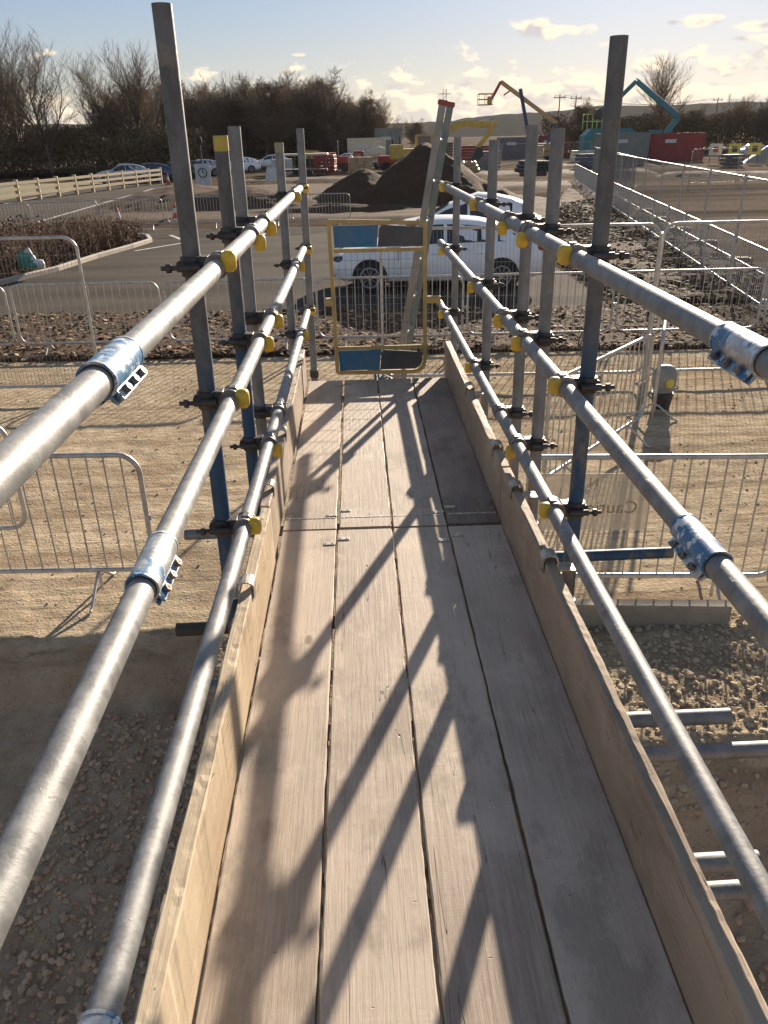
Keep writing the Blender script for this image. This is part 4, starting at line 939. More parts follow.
# ------------------------------------------------------------------ soil heaps
def heap(name, cx, cy, rx, ry, h, seed, label, peaks=None, step=.16):
    a = np.arange(-1.15, 1.15, step / max(rx, ry)); X, Y = np.meshgrid(a, a); r = np.hypot(X, Y) + .12 * fbm(X, Y, 2.2, 4, seed)
    Z = np.clip(1 - r, -.2, 1) ** 1.0
    Z = np.where(r < 1, (1 - r) * 1.35, (1 - r) * .5); Z = Z - .35 * np.clip(Z - .75, 0, 1)
    if peaks:
        Z = np.zeros_like(X) - .1
        for px, py, pr_, ph in peaks: rr = np.hypot((X - px), (Y - py) * .8) / pr_ + .10 * fbm(X, Y, 3, 4, seed); Z = np.maximum(Z, ph * np.clip((1 - rr) * 1.25 - .25 * np.clip(.8 - rr * 1.2, 0, 1), -.1, 1))
    z = Z * h + .16 * h * fbm(X, Y, 7, 5, seed + 3, .6) * np.clip(Z * 4 + .3, 0, 1)
    idx = np.arange(X.size).reshape(X.shape); F = np.stack([idx[:-1, :-1], idx[:-1, 1:], idx[1:, 1:], idx[1:, :-1]], -1).reshape(-1, 4)
    F = F[(Z.ravel()[F] > -.06).any(1)]; u = np.unique(F); rm = np.full(X.size, -1); rm[u] = np.arange(len(u))
    v = np.stack([X * rx + 0, Y * ry, z], -1).reshape(-1, 3)[u]; o = np_obj(name, v, rm[F], M_SOIL, True); o.location = (cx, cy, G0); tag(o, label, 'soil heap'); return o
heap('soil_heap', 3.1, 43, 6.1, 6.0, 2.75, 5, 'large dark topsoil heap with a peak behind the ladder', [(.08, 0, .62, 1.0), (-.42, -.1, .50, .58), (.45, 0, .45, .42)])
heap('soil_heap', -5.5, 40.5, 4.6, 3.2, .95, 6, 'low dark soil heap behind the farthest left post')
heap('soil_heap', -8.6, 43, 4.8, 6.0, .95, 7, 'dark soil bank rising beside the far road, behind left posts')
heap('soil_heap', -1.0, 36.2, 5.0, 1.3, .42, 8, 'long low soil ridge in front of the large heap')

# ------------------------------------------------------------------ timber post-and-rail fence
def timber():
    A = Vector((-21.4, 41.5)); B = Vector((-15.2, 67.2)); d = (B - A).normalized(); L = (B - A).length; n = 13
    e = empty('timber_fence', (A.x, A.y, G0)); tag(e, 'pale post and rail timber fence along the car park', 'fence'); nrm = Vector((-d.y, d.x))
    for i in range(n + 1): p = d * (L * i / n); mb = MB(); mb.box((p.x, p.y, .58), (.22, .16, 1.2), None, .01); mb.build('post', M_TIMB, e)
    for z in (.35, .68, 1.0):
        for i in range(n): p, q = d * (L * i / n), d * (L * (i + 1) / n); mb = MB(); mb.beam((p.x + .09, p.y - .02, z), (q.x + .09, q.y - .02, z + .01 * (i % 2)), .04, .16, .005); mb.build('rail', M_TIMB, e)
timber()
# cones
def make_cone():
    e = empty('traffic_cone'); mb = MB(); mb.tube((0, 0, .03), (0, 0, .75), .16, 16, .03); mb.build('cone', mat('cone_orange', (.55, .09, .03), .5), e)
    mb = MB(); mb.tube((0, 0, .36), (0, 0, .55), .1065, 16, .074); mb.build('white_band', M_SIGNW, e); mb = MB(); mb.box((0, 0, .02), (.42, .42, .04), None, .01); mb.build('base', M_RUB, e); return e
C0 = make_cone()
for i, (x, y, l) in enumerate([(-9.3, 32.9, 'left traffic cone on the far road behind barriers'), (-7.4, 34.5, 'right traffic cone on the far road behind barriers'), (-14.3, 65.5, 'traffic cone at the end of the timber fence'), (-13.8, 66.2, 'second traffic cone beside the parked white car'), (-14.0, 30.5, 'traffic cone at the left edge by the far barriers')]):
    o = C0 if i == 0 else copy_tree(C0); o.location = (x, y, G0); tag(o, l, 'traffic cone', 'traffic cones on the far road')
# two round-symbol signs and an A-board
def site_sign():
    e = empty('site_sign', (-9.9, 56, G0)); tag(e, 'white site sign with round symbol on a pole behind left posts', 'sign')
    mb = MB(); mb.box((0, 0, 1.0), (1.0, .04, 1.3), None, .01); mb.build('board', M_SIGNW, e)
    mb = MB(); mb.path([(math.cos(a) * .27, -.03, 1.1 + math.sin(a) * .27) for a in [2 * math.pi * i / 24 for i in range(24)]], .035, 6, True); mb.tube((0, -.03, 1.1), (0, -.03, 1.28), .03, 6); mb.tube((0, -.03, 1.1), (.13, -.03, 1.1), .03, 6); mb.build('round_symbol', M_BLUC, e)
    mb = MB(); mb.tube((0, .06, 0), (0, .06, 2.9), .05, 10); mb.build('pole', M_DUST, e)
    mb = MB(); mb.blob((0, .06, 3.0), (.16, .14, .26), 12, 8, .8); mb.build('lamp_head', M_RUB, e)
site_sign()
mb = MB(); mb.prism([(-.6, 0), (.6, 0), (.42, .95), (-.42, .95)], -.05, 0.0); o = mb.build('a_board_sign', M_SIGNW); o.location = (-5.9, 62, G0 + .25); o.rotation_euler = (R(-10), 0, 0); tag(o, 'white A-board leaning on the dark bank behind left posts', 'sign')

# bag in the planter
mb = MB(); mb.blob((0, 0, .25), (.30, .22, .28), 14, 10, .8); mb.blob((.25, -.1, .12), (.25, .2, .13), 12, 8, .9)
for i, v in enumerate(mb.v): r_ = random.Random(i); mb.v[i] = tuple(c + r_.uniform(-.035, .035) for c in v)
e = empty('plastic_bag', (-8.25, 20.6, G0 + .22)); e.scale = (.75, .75, .75); mb.build('green_part', M_BAG, e); tag(e, 'green and white plastic sheet caught at the planter kerb', 'plastic bag')
mb = MB(); mb.blob((.42, -.12, .13), (.20, .14, .15), 12, 8, .8); mb.beam((.3, -.12, .2), (.1, -.1, .62), .05, .16, .01)
for i, v in enumerate(mb.v): r_ = random.Random(i + 99); mb.v[i] = tuple(c + r_.uniform(-.03, .03) for c in v)
mb.build('white_part', M_BAGW, e)
# yellow tag hanging on the first left post's back
# ------------------------------------------------------------------ plant and machines
def machine_tracks(e, w, L, mt=None):
    for s in (-1, 1):
        mb = MB(); out = [(-L / 2 + .4, 0), (L / 2 - .4, 0), (L / 2 - .1, .15), (L / 2, .42), (L / 2 - .12, .7), (L / 2 - .4, .82), (-L / 2 + .4, .82), (-L / 2 + .12, .7), (-L / 2, .42), (-L / 2 + .1, .15)]
        mb.prism(out, s * w / 2 - .28, s * w / 2 + .28); mb.build('track', M_RUB, e)
def arm(e, name, pts, w, hts, mt):
    mb = MB()
    for (a, b), h in zip(zip(pts[:-1], pts[1:]), hts): mb.beam(a, b, w, h, .03)
    return mb.build(name, mt, e)
def excavator(loc, rz, paint, label, boom, stick, s=1.0, cab_side=-1):
    e = empty('excavator', loc, rz); tag(e, label, 'excavator'); machine_tracks(e, 2.3, 4.0)
    mb = MB(); mb.box((-.9, 0, 1.55), (3.6, 2.6, .9), None, .12); mb.box((-2.2, 0, 2.0), (1.2, 2.5, .7), None, .15); mb.tube((0, 0, .8), (0, 0, 1.15), .7, 16); mb.build('house', paint, e)
    mb = MB(); mb.box((.25, -.75, 2.45), (1.5, 1.0, 1.3), None, .08); cb = mb.build('cab', paint, e)
    mb = MB(); mb.box((.25, -1.26, 2.6), (1.1, .03, .8), None, .01); mb.box((1.01, -.75, 2.55), (.03, .8, .95), None, .01); mb.build('cab_window', M_GLASS, cb)
    mb = MB(); mb.tube((-1.8, .5, 2.3), (-1.8, .5, 3.0), .08, 8); mb.build('exhaust', M_DUST, e)
    arm(e, 'boom', boom, .42, [.62, .55, .5], paint); arm(e, 'stick', stick, .34, [.42, .36], paint)
    t = Vector(stick[-1]); mb = MB(); mb.prism([(t.x - .55, t.z - .8), (t.x + .1, t.z - .95), (t.x + .55, t.z - .55), (t.x + .4, t.z + .05), (t.x, t.z + .1)], -.5, .5); mb.build('bucket', M_DUST, e)
    a = Vector(boom[1]) ; b = Vector(stick[0]); mb = MB(); mb.tube((boom[0][0] + .1, 0, boom[0][2] + -.2), (a.x, 0, a.z - .2), .09, 8); mb.tube((a.x, 0, a.z + .45), (b.x, 0, b.z + .3), .08, 8); mb.build('hydraulic_ram', M_RIM, e); return e
excavator((6.0, 77, G0), 0, M_EXC, 'yellow excavator with arm bent over behind the soil heap', [(.9, 0, 1.9), (2.6, 0, 3.55), (4.0, 0, 3.95), (6.3, 0, 3.75)], [(6.7, 0, 4.0), (6.1, 0, 3.0), (5.1, 0, 1.9)])
excavator((35.6, 99.5, G0), math.pi, M_TEAL, 'teal excavator with raised arm behind the red container', [(-.4, 0, 2.2), (-1.9, 0, 4.4), (0.6, 0, 6.1), (3.3, 0, 8.1)], [(3.4, 0, 8.1), (5.1, 0, 6.5), (7.3, 0, 5.3)])
def boomlift():
    e = empty('boom_lift', (22.0, 100, G0)); tag(e, 'boom lift with raised basket, blue riser and orange boom', 'boom lift')
    mb = MB(); mb.box((0, 0, .8), (3.2, 2.0, .5), None, .08); mb.box((.6, 0, 1.5), (2.6, 1.8, .9), None, .15); mb.build('chassis', M_ORN, e)
    for x in (-1.2, 1.2):
        for s in (-1, 1): mb = MB(); mb.tube((x, s * .8, .45), (x, s * 1.15, .45), .45, 16); mb.build('wheel', M_RUB, e)
    mb = MB(); mb.beam((-1.3, 0, 1.6), (-2.85, 0, 7.6), .36, .36, .03); mb.build('riser', M_BLUP, e)
    mb = MB(); mb.beam((1.6, .05, 4.0), (-5.1, .05, 8.35), .34, .42, .03); mb.build('boom', M_ORN, e)
    mb = MB(); mb.beam((1.5, 0, 4.0), (.6, 0, 1.7), .3, .3, .03); mb.build('lower_link', M_BLUP, e)
    mb = MB(); mb.beam((-5.1, 0, 8.35), (-6.1, 0, 6.6), .26, .3, .02); mb.beam((-3.9, 0, 7.5), (-4.7, 0, 7.0), .15, .15, .02); mb.build('jib', M_REDP, e)
    mb = MB()
    for z in (6.05, 6.6, 7.15): mb.path([(-7.6, -.6, z), (-6.0, -.6, z), (-6.0, .6, z), (-7.6, .6, z)], .055, 6, True)
    mb.box((-6.3, 0, 6.5), (.5, .5, .8), None, .05)
    for x in (-7.6, -6.8, -6.0):
        for y in (-.6, .6): mb.tube((x, y, 6.05), (x, y, 7.15), .03, 6)
    mb.box((-6.8, 0, 6.05), (1.6, 1.2, .06)); mb.build('basket', M_ORN, e)
boomlift()
def mast():
    e = empty('lattice_mast', (19.0, 180, G0)); tag(e, 'thin far lattice mast below the boom lift basket', 'mast'); mb = MB()
    for s in (-.35, .35): mb.tube((s, 0, 0), (s, 0, 11.5), .05, 5)
    for k in range(12): mb.tube((-.35, 0, k * .95), (.35, 0, k * .95 + .95), .035, 4)
    for z in (10.6, 8.9): mb.tube((-1.3, 0, z), (1.3, 0, z), .06, 5)
    mb.build('lattice', M_DUST, e)
mast()
def generator():
    e = empty('screening_machine', (31.5, 106, G0)); tag(e, 'teal screening machine with lime guard rail on top', 'machine')
    mb = MB(); mb.prism([(-3.2, .4), (3.2, .4), (3.2, 2.9), (2.4, 3.4), (-2.4, 3.4), (-3.2, 2.6)], -1.2, 1.2); mb.build('body', M_TEAL, e)
    mb = MB()
    for z in (4.2, 5.0): mb.path([(-3.0, -1, z), (.6, -1, z), (.6, 1, z), (-3.0, 1, z)], .05, 5, True)
    for x in (-3.0, -1.8, -.6, .6):
        for y in (-1, 1): mb.tube((x, y, 3.3), (x, y, 5.0), .05, 5)
    mb.build('guard_rail', M_GRN, e)
    for x in (-1.5, 1.2): mb = MB(); mb.box((x, -1.22, 1.3), (.6, .04, .7), None, .01); mb.build('access_panel', M_SIGNW, e)
    mb = MB(); mb.box((0, 0, .25), (6.6, 2.0, .4), None, .05); mb.build('skid', M_DUST, e)
generator()
def container(loc, rz, L, H, paint, label, cat='container', dents=True):
    e = empty('shipping_container', loc, rz); tag(e, label, cat); mb = MB(); n = int(L / .28); v = []
    for i in range(n * 2 + 1):
        x = -L / 2 + L * i / (n * 2); off = .035 if (i // 1) % 2 else 0; v += [(x, -1.2 - off, .12), (x, -1.2 - off, H - .1)]
    mb.add(v, [(2 * i, 2 * i + 2, 2 * i + 3, 2 * i + 1) for i in range(n * 2)]); mb.box((0, .02, H / 2), (L - .04, 2.36, H - .1)); mb.build('wall_panels', paint, e)
    mb = MB()
    for z in (.08, H - .06): mb.box((0, -1.2, z), (L + .06, .14, .14)); mb.box((0, 1.2, z), (L + .06, .14, .14))
    for x in (-L / 2, L / 2):
        for y in (-1.2, 1.2): mb.box((x, y, H / 2), (.14, .15, H))
    mb.build('frame', paint, e)
    mb = MB(); mb.box((-L * .1, -1.26, H * .72), (1.2, .03, .35)); mb.build('label_plate', M_SIGNW, e); return e
container((35.2, 94, G0), R(-3), 6.1, 2.75, M_REDC, 'dark red shipping container in front of the teal excavator')
container((28.8, 92, G0), R(12), 5.2, 2.9, M_GREYC, 'grey green container behind the nearest right post')
container((20.8, 112, G0), 0, 3.6, 2.6, M_BLUC, 'dark blue site cabin behind the right posts')
container((27.0, 118, G0), 0, 4.6, 2.7, M_REDC, 'red site box between two right posts')
container((1.5, 98, G0), 0, 4.2, 2.9, M_CREAM, 'cream and yellow site unit behind the soil heap')
container((4.2, 104, G0), 0, 3.0, 3.9, M_GREYC, 'tall grey unit left of the yellow excavator')
def mixer():
    e = empty('mixer_truck', (2.0, 88, G0)); e.scale = (.62, .62, .62); tag(e, 'mixer truck with pale drum and red cab in the yard', 'truck')
    mb = MB(); mb.tube((-.2, 0, 2.3), (1.2, 0, 2.5), .85, 18, 1.0); mb.tube((1.2, 0, 2.5), (2.1, 0, 2.7), 1.0, 18, .5); mb.tube((-.9, 0, 2.2), (-.2, 0, 2.3), .5, 18, .85); mb.build('drum', M_CREAM, e)
    mb = MB(); mb.box((-2.4, 0, 1.7), (1.7, 2.2, 2.2), None, .15); cb = mb.build('cab', M_REDC, e); mb = MB(); mb.box((-2.6, -1.12, 2.2), (1.0, .03, .7), None, .01); mb.build('cab_window', M_GLASS, cb)
    mb = MB(); mb.box((0, 0, .85), (6.0, .9, .3), None, .03); mb.build('chassis', M_DUST, e)
    for x in (-2.4, .6, 1.9):
        for s in (-1, 1): mb = MB(); mb.tube((x, s * .8, .5), (x, s * 1.15, .5), .5, 16); mb.build('wheel', M_RUB, e)
mixer()
def dumper(loc, rz, paint, label):
    e = empty('site_dumper', loc, rz); tag(e, label, 'dumper', 'small machines in the far yard')
    mb = MB(); mb.prism([(-1.6, .9), (-.2, .8), (.1, 1.7), (-2.0, 1.8)], -.9, .9); mb.build('skip', paint, e); mb = MB(); mb.box((.9, 0, 1.0), (1.7, 1.3, .8), None, .1); mb.build('engine_cover', paint, e)
    mb = MB(); mb.path([(.3, -.6, 1.3), (.3, -.6, 2.7), (.3, .6, 2.7), (.3, .6, 1.3)], .05, 6); mb.build('roll_bar', M_DUST, e)
    for x in (-1.0, 1.0):
        for s in (-1, 1): mb = MB(); mb.tube((x, s * .6, .45), (x, s * 1.0, .45), .45, 14); mb.build('wheel', M_RUB, e)
dumper((-1.8, 82, G0), 0, M_REDC, 'red site dumper left of the mixer truck')
dumper((-4.2, 100, G0), R(10), M_EXC, 'yellow site dumper farther left in the yard')
dumper((4.0, 80, G0), R(180), M_REDC, 'red site dumper half hidden by the soil heap')
def trailer():
    e = empty('flat_trailer', (-4.5, 74, G0)); tag(e, 'trailer with pale canopy roof behind farthest left post', 'trailer')
    mb = MB(); mb.box((0, 0, 1.75), (4.6, 2.2, .16), None, .05); mb.build('canopy', M_CREAM, e)
    mb = MB()
    for x in (-2.1, -.7, .7, 2.1):
        for y in (-1, 1): mb.tube((x, y, .5), (x, y, 1.7), .04, 6)
    mb.box((0, 0, .55), (4.4, 2.0, .15)); mb.build('frame', M_DUST, e)
    for x in (-.5, .5):
        for s in (-1, 1): mb = MB(); mb.tube((x, s * .9, .3), (x, s * 1.1, .3), .3, 14); mb.build('wheel', M_RUB, e)
trailer()
def ysign(x, y, label, mt):
    e = empty('yellow_sign', (x, y, G0)); tag(e, label, 'sign', 'small signs at the right of the yard'); mb = MB(); mb.box((0, 0, 1.3), (1.25, .04, 1.0), None, .01); mb.build('board', mt, e)
    mb = MB(); mb.box((0, -.025, 1.3), (.5, .01, .5), None, .002); mb.build('symbol', M_DUST if mt is M_SIGNY else M_REDP, e)
    mb = MB(); mb.tube((-.45, .04, 0), (-.45, .04, 1.8), .03, 6); mb.tube((.45, .04, 0), (.45, .04, 1.8), .03, 6); mb.build('legs', M_DUST, e)
ysign(36.0, 80, 'left small yellow sign near the right photo edge', M_SIGNY); ysign(37.9, 80, 'right small yellow sign near the right photo edge', M_SIGNY); ysign(34.6, 81, 'pale small board left of the two yellow signs', M_SIGNW)
heap('aggregate_heap', 42.5, 83, 4.0, 3, 2.0, 15, 'grey tarpaulined heap at the right photo edge')
bpy.data.objects['aggregate_heap'].data.materials[0] = M_GREYC
def stack(x, y, rz, w, h, mt, label, kind='pallet'):
    e = empty('material_stack', (x, y, G0), R(rz)); tag(e, label, 'material stack', 'materials stacked in the far yard')
    mb = MB()
    for k in (-.5, 0, .5): mb.box((k * w * .85, 0, .06), (.1, 1.0, .1))
    mb.box((0, 0, .13), (w, 1.05, .03)); mb.build('pallet', M_TIMB, e)
    mb = MB(); rr = random.Random(int(x * 10 + y))
    if kind == 'pipes':
        n = int(w / .32)
        for r_ in range(max(1, int(h / .3))):
            for q in range(n - r_): mb.tube((-w / 2 + .2 + q * .32 + r_ * .16, -1.6, .3 + r_ * .28), (-w / 2 + .2 + q * .32 + r_ * .16, 1.6, .3 + r_ * .28), .15, 10)
        mb.build('pipes', mt, e)
    else:
        for r_ in range(int(h / .3)):
            for q in range(3): mb.box((-w / 3 + q * w / 3 + rr.uniform(-.03, .03), rr.uniform(-.04, .04), .3 + r_ * .3), (w / 3 - .03, .98, .27), Matrix.Rotation(rr.uniform(-.05, .05), 3, 'Z'), .02)
        mb.build('load', mt, e)
stk = [(7.4, 66, 10, 1.8, 1.2, M_CREAM, 'pale block stack right of the soil heap', 'b'), (9.6, 72, -8, 2.4, .9, M_ORN, 'orange pipe stack right of the heap', 'pipes'), (12.3, 78, 20, 2.2, 1.5, M_GREYC, 'grey block stack between two right posts', 'b'), (15.0, 70, 5, 2.8, .9, M_DUST, 'dark pipe stack in front of the dark blue cabin', 'pipes'), (17.8, 84, -12, 1.8, 1.8, M_TIMB, 'timber stack under the boom lift', 'b'), (20.5, 74, 14, 2.2, 1.2, M_BLUC, 'blue drum load beside the second right post', 'b'), (24.0, 88, 0, 3.0, 1.2, M_CREAM, 'pale stack left of the teal machine', 'b'), (-6.6, 79, 12, 1.9, 1.2, M_SIGNW, 'white wrapped stack behind the farthest left post', 'b'), (-2.6, 77, -15, 2.0, 1.5, M_REDC, 'red stack beside the red dumper', 'b'), (.6, 80, 8, 2.2, 1.2, M_TIMB, 'timber stack just left of the soil heap', 'b'), (38.5, 76, 4, 2.2, 1.8, M_TIMB, 'timber stack between the yellow signs and tarpaulin', 'b'), (41.0, 72, -9, 2.6, .9, M_SIGNW, 'white pipe stack at the right photo edge', 'pipes'), (33.2, 74, 11, 1.8, .9, M_DUST, 'dark stack in front of the red container', 'b'), (13.5, 95, 0, 3.2, 1.8, M_REDC, 'red stack behind the excavator arm', 'b'), (10.0, 104, 0, 4.0, 2.1, M_DUST, 'dark long stack behind the excavator bucket', 'b')]
for a in stk: stack(*a)
p = Vector((6.5, 98)); d = Vector((1, .06)).normalized()
for k in range(7): panel((p.x, p.y), math.atan2(d.y, d.x), ordn[k] + ' mesh panel of the far line behind the soil heap', 'far line of mesh panels'); p = p + d * 3.55
for i, (x0, x1, y0, y1) in enumerate([(6.0, 19.0, 50, 57), (7.5, 26, 66, 74), (16, 31, 80, 88), (-11, 5, 64, 70), (21, 37, 60, 64)]):
    patch('churned_ground', [(x0, y0), (x1 - 2, y0 - 1.5), (x1, y1 - 1), (x1 - 4, y1), (x0 + 2, y1 + 1)], G0, .35, .4, .4, M_SOIL, seed=30 + i, edge=1.5, crown=.05)
# utility poles with wires
pp = []
for i, (x, y, l) in enumerate([(38.0, 160, 'left far electricity pole behind right posts'), (42.3, 165, 'second far electricity pole beside nearest right post'), (80, 190, 'far electricity pole beyond the red container')]):
    e = empty('electricity_pole', (x, y, G0)); tag(e, l, 'electricity pole', 'electricity poles on the skyline'); mb = MB(); mb.tube((0, 0, 0), (0, 0, 9.3), .15, 8, .10); mb.build('pole', M_BARKT, e)
    mb = MB(); mb.box((0, 0, 8.8), (2.2, .12, .14)); mb.build('crossarm', M_BARKT, e)
    mb = MB()
    for k in (-.9, 0, .9): mb.tube((k, 0, 8.87), (k, 0, 9.2), .06, 6)
    mb.build('insulators', M_DUST, e); pp.append((x, y))
mb = MB(); n = 14; a, b = Vector((*pp[0], G0 + 9.2)), Vector((*pp[2], G0 + 9.2))
for k in (-.9, .9):
    mb.path([(a + (b - a) * t + Vector((k, 0, -1.4 * math.sin(math.pi * t)))) for t in [i / n for i in range(n + 1)]], .03, 4)
tag(mb.build('power_line', M_DUST), 'pair of thin power lines strung between far poles', 'power line')

# ------------------------------------------------------------------ trees
def tree_mesh(seed, H, spread=.5, r0=.16, levels=4, twigs=3, up=.35):
    rr = random.Random(seed); V = []; Fc = []
    def seg(a, b, ra, rb, n):
        d = (b - a).normalized(); x = d.cross(Vector((.3, .2, 1))).normalized(); y = d.cross(x); o = len(V)
        for p, r in ((a, ra), (b, rb)):
            for k in range(n): an = 2 * math.pi * k / n; V.append(p + (x * math.cos(an) + y * math.sin(an)) * r)
        for k in range(n): Fc.append((o + k, o + (k + 1) % n, o + n + (k + 1) % n, o + n + k))
    def grow(p, d, L, r, lev):
        n = 5 if lev == 0 else (4 if lev == 1 else 3); steps = 5 if lev == 0 else 4; q = p.copy(); ln = L / steps
        for i in range(steps):
            d = (d + Vector((rr.uniform(-1, 1), rr.uniform(-1, 1), rr.uniform(-.3, .6))) * (.10 if lev == 0 else .2) + Vector((0, 0, up * .12))).normalized()
            q2 = q + d * ln; ra = r * (1 - .7 * i / steps); rb = r * (1 - .7 * (i + 1) / steps); seg(q, q2, ra, rb, n)
            if lev < levels and (i >= 1 or lev > 0):
                for _ in range(twigs if lev > 0 else twigs + 1):
                    t = rr.random(); a = rr.uniform(0, 2 * math.pi); side = Vector((math.cos(a), math.sin(a), 0)); side = (side - d * side.dot(d)).normalized()
                    nd = (d * rr.uniform(.55, 1.1) + side * spread * rr.uniform(.8, 1.7) + Vector((0, 0, up))).normalized()
                    grow(q + (q2 - q) * t, nd, L * (rr.uniform(.75, 1.05) if lev == 0 else rr.uniform(.42, .62)) * (1 - .3 * i / steps), max(.012, rb * rr.uniform(.45, .65)), lev + 1)
            q = q2
    grow(Vector((0, 0, 0)), Vector((0, 0, 1)), H * .55, r0, 0)
    return V, Fc
def tree_obj(name, seed, H, mt, **k):
    V, Fc = tree_mesh(seed, H, **k); zs = max(v.z for v in V); sc = H / zs; fl = np.array([tuple(v) for v in V]) * sc
    F = [f for f in Fc]; e = empty(name)
    # trunk = first segments of the main stem (5 sided), crown = rest
    n5 = 25; tr = MB(); tr.add([tuple(p) for p in fl[:50 * 0 + 10]], [(k_, (k_ + 1) % 5, 5 + (k_ + 1) % 5, 5 + k_) for k_ in range(5)], True); tr.build('trunk', mt, e)
    F3 = [f for f in F]; cr = MB(); cr.v = [tuple(p) for p in fl]; cr.f = F3[5:]; cr.sm = [True] * len(cr.f); cr.build('crown', mt, e); return e
protos = [tree_obj('bare_tree', 101 + i, 1.0 * h, (M_BARK_BACKLIT, M_BARK_BACKLIT, M_BARKT, M_BARKT, M_BARKL)[i], spread=sp, r0=r0, levels=lv, twigs=tw, up=u) for i, (h, sp, r0, tw, u, lv) in enumerate([(13, .62, .24, 3, .30, 3), (12.6, .55, .22, 3, .34, 3), (11, .8, .15, 2, .18, 4), (9, .9, .13, 3, .16, 4), (11, .62, .20, 3, .34, 3)])]
usedp = [False] * 5
def tree(pi, x, y, s, label, group, rz=None):
    o = protos[pi] if not usedp[pi] else copy_tree(protos[pi]); usedp[pi] = True
    o.location = (x, y, G0 - .1); s = s * (.93 if y < 97 else 1); o.rotation_euler = (0, 0, random.uniform(0, 6.28) if rz is None else rz); o.scale = (s, s, s); tag(o, label, 'tree', group)
tl = [(-39.8, 90, 0, 1.05, 'tall bare tree at the left photo edge'), (-33.4, 88, 1, 1.2, 'tall bare tree second from the left edge, forked crown'), (-30.0, 86, 0, 1.08, 'tallest bare tree on the left, centre of the skyline group'), (-26.8, 92, 0, 1.0, 'bare tree right of the tallest left one'), (-22.0, 90, 1, 1.08, 'bare tree just left of the nearest left post'), (-36.9, 94, 1, 1.05, 'bare tree between left edge and forked one'), (-24.2, 96, 3, 1.2, 'broad bare tree behind the nearest left post')]
for x, y, pi, s, l in tl: tree(pi, x, y, s, l, 'tall bare trees on the left skyline')
for i in range(26):
    x = -24 + i * 1.12 + random.uniform(-.7, .7); y = 112 + random.uniform(-8, 8); tree((2, 3, 3, 0, 1)[i % 5], x, y, (1.02 if i < 20 else .80) * random.uniform(.78, 1.02) * (11.2 / (11, 9, 9, 13, 12)[i % 5]), 'bushy bare brown tree, ' + (ordn + ['twenty-third', 'twenty-fourth', 'twenty-fifth', 'twenty-sixth'])[i] .replace('nearest', 'first') + ' from the left in the dense belt', 'bare trees of the dense belt')
tree(4, 42.5, 118, 1.15, 'large sunlit bare tree standing above the red container', 'bare trees on the right'); 
for i, (x, y, s, l) in enumerate([(33.0, 122, .72, 'small bare tree right of the nearest right post'), (36.2, 126, .62, 'small bare tree between post and large bare tree'), (48.5, 124, .62, 'bare tree right of the large sunlit one'), (53.0, 120, .72, 'bare tree near the right photo edge'), (57.8, 116, .78, 'bare tree at the right photo edge'), (45.2, 130, .5, 'low bare tree behind the large sunlit one')]): tree(4 if i % 2 else 3, x, y, s * (1.2 if i % 2 == 0 else 1), l, 'bare trees on the right')
tree(3, 4.0, 170, .9, 'small faint bare tree above the gate on the skyline', 'faint skyline trees'); tree(3, 14.5, 210, .8, 'faint bare tree right of the ladder top on the skyline', 'faint skyline trees')
sheet('woodland_floor', [(-80, 82), (-21.5, 84), (-10, 103), (9, 106), (9, 135), (-80, 135)], G0 + .45, M_SOIL)
sheet('woodland_floor', [(27, 116), (90, 112), (90, 140), (27, 140)], G0 + .45, M_SOIL)
# scrub masses
def scrub(name, regions, n, size, material, seed, label, cat='scrub'):
    r = np.random.RandomState(seed); P = []
    for (x0, x1, y0, y1, h, share) in regions:
        m_ = int(n * share); x = r.uniform(x0, x1, m_); y = r.uniform(y0, y1, m_); top = h * (.62 + .9 * (fbm(x, y, .22, 4, seed) + .25)) ; z = G0 + top * r.uniform(0, 1, m_) ** .6 * .98; P.append(np.stack([x, y, z], -1))
    P = np.concatenate(P); m_ = len(P); s = size * r.uniform(.5, 1.4, m_); a = r.uniform(0, 2 * np.pi, m_); b = r.uniform(-1.2, 1.2, m_)
    u = np.stack([np.cos(a), np.sin(a), 0 * a], -1) * s[:, None] * .5; w = np.stack([-np.sin(a) * np.sin(b), np.cos(a) * np.sin(b), np.cos(b)], -1) * s[:, None] * r.uniform(.6, 1.6, m_)[:, None]
    v = np.stack([P - u, P + u * .6 - w * .2, P + u + w * .5, P + w], 1).reshape(-1, 3); f = np.arange(m_ * 4).reshape(-1, 4)
    return tag(np_obj(name, v, f, material), label, cat, kind='stuff')
scrub('undergrowth', [(-62, -16, 86, 96, 4.3, .55), (-26, 4.5, 108, 122, 4.2, .45)], 150000, .17, M_SCRUB, 3, 'dense dark undergrowth below the left trees')
scrub('undergrowth', [(28, 80, 118, 130, 5.4, 1.0)], 70000, .17, M_SCRUB, 4, 'brown undergrowth below the right hand trees')
mb = MB()
r = random.Random(5)
px, py = inpoly(BED, 1500)
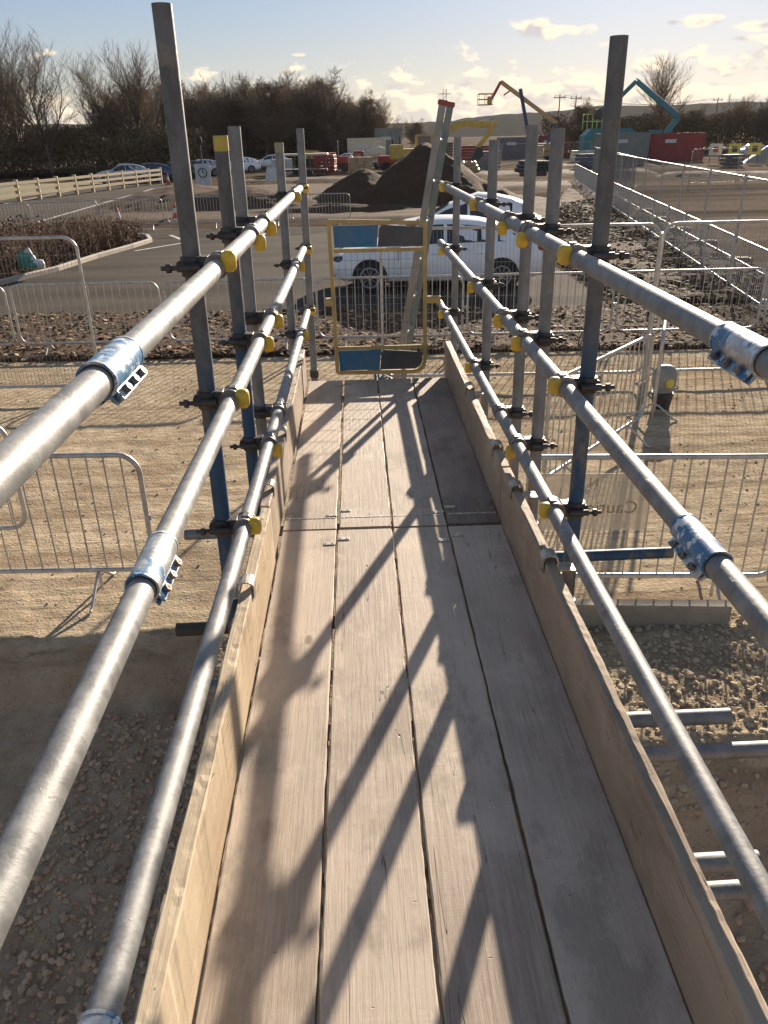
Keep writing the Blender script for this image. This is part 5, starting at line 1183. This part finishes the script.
for x, y in zip(px, py):
    if fbm(np.array([x]), np.array([y]), .6, 3, 3)[0] < -.22: continue
    for k in range(4):
        a = r.uniform(0, 6.28); h = r.uniform(.35, .85); d = r.uniform(.05, .3); mb.tube((x, y, G0 + .03), (x + math.cos(a) * d, y + math.sin(a) * d, G0 + h), .009, 3, .004, cap=False)
        for q in range(2): t = r.uniform(.4, 1); b = r.uniform(0, 6.28); c = (x + math.cos(a) * d * t, y + math.sin(a) * d * t, G0 + h * t); mb.tube(c, (c[0] + math.cos(b) * .12, c[1] + math.sin(b) * .12, c[2] + .1), .006, 3, .003, cap=False)
tag(mb.build('bed_shrubs', M_TWIG), 'low bare twiggy shrubs filling the planter bed at left', 'shrubs', kind='stuff')
x, y = inpoly(BED, 9000); r2 = np.random.RandomState(8)
z = G0 + .08 + r2.uniform(0, 1, len(x)) ** 1.3 * .62 * (1 + .8 * fbm(x, y, .7, 3, 5)); m_ = len(x); s = .02 + .045 * r2.uniform(0, 1, m_); a = r2.uniform(0, 6.28, m_)
u = np.stack([np.cos(a), np.sin(a), 0 * a], -1) * s[:, None]; w = np.stack([-np.sin(a) * .5, np.cos(a) * .5, np.ones(m_) * .8], -1) * s[:, None]; P = np.stack([x, y, z], -1)
tag(np_obj('bed_leaves', np.stack([P - u, P - w * .6, P + u, P + w], 1).reshape(-1, 3), np.arange(m_ * 4).reshape(-1, 4), M_TWIG), 'withered brown leaves on the planter shrubs at left', 'leaves', kind='stuff')

# ------------------------------------------------------------------ haze in the air
def haze():
    mt = bpy.data.materials.new('air'); mt.use_nodes = True; nt = mt.node_tree; nt.nodes.clear()
    out = nt.nodes.new('ShaderNodeOutputMaterial'); pv = nt.nodes.new('ShaderNodeVolumePrincipled'); nt.links.new(pv.outputs[0], out.inputs['Volume'])
    pv.inputs['Color'].default_value = (0.92, 0.90, 0.88, 1); pv.inputs['Density'].default_value = 0.0001; pv.inputs['Anisotropy'].default_value = 0.0
    mb = MB(); mb.box((0, 1450, 32), (6200, 3300, 78)); o = mb.build('haze', mt); tag(o, kind='stuff', label='thin pale haze that softens the far hills', cat='haze')
haze()
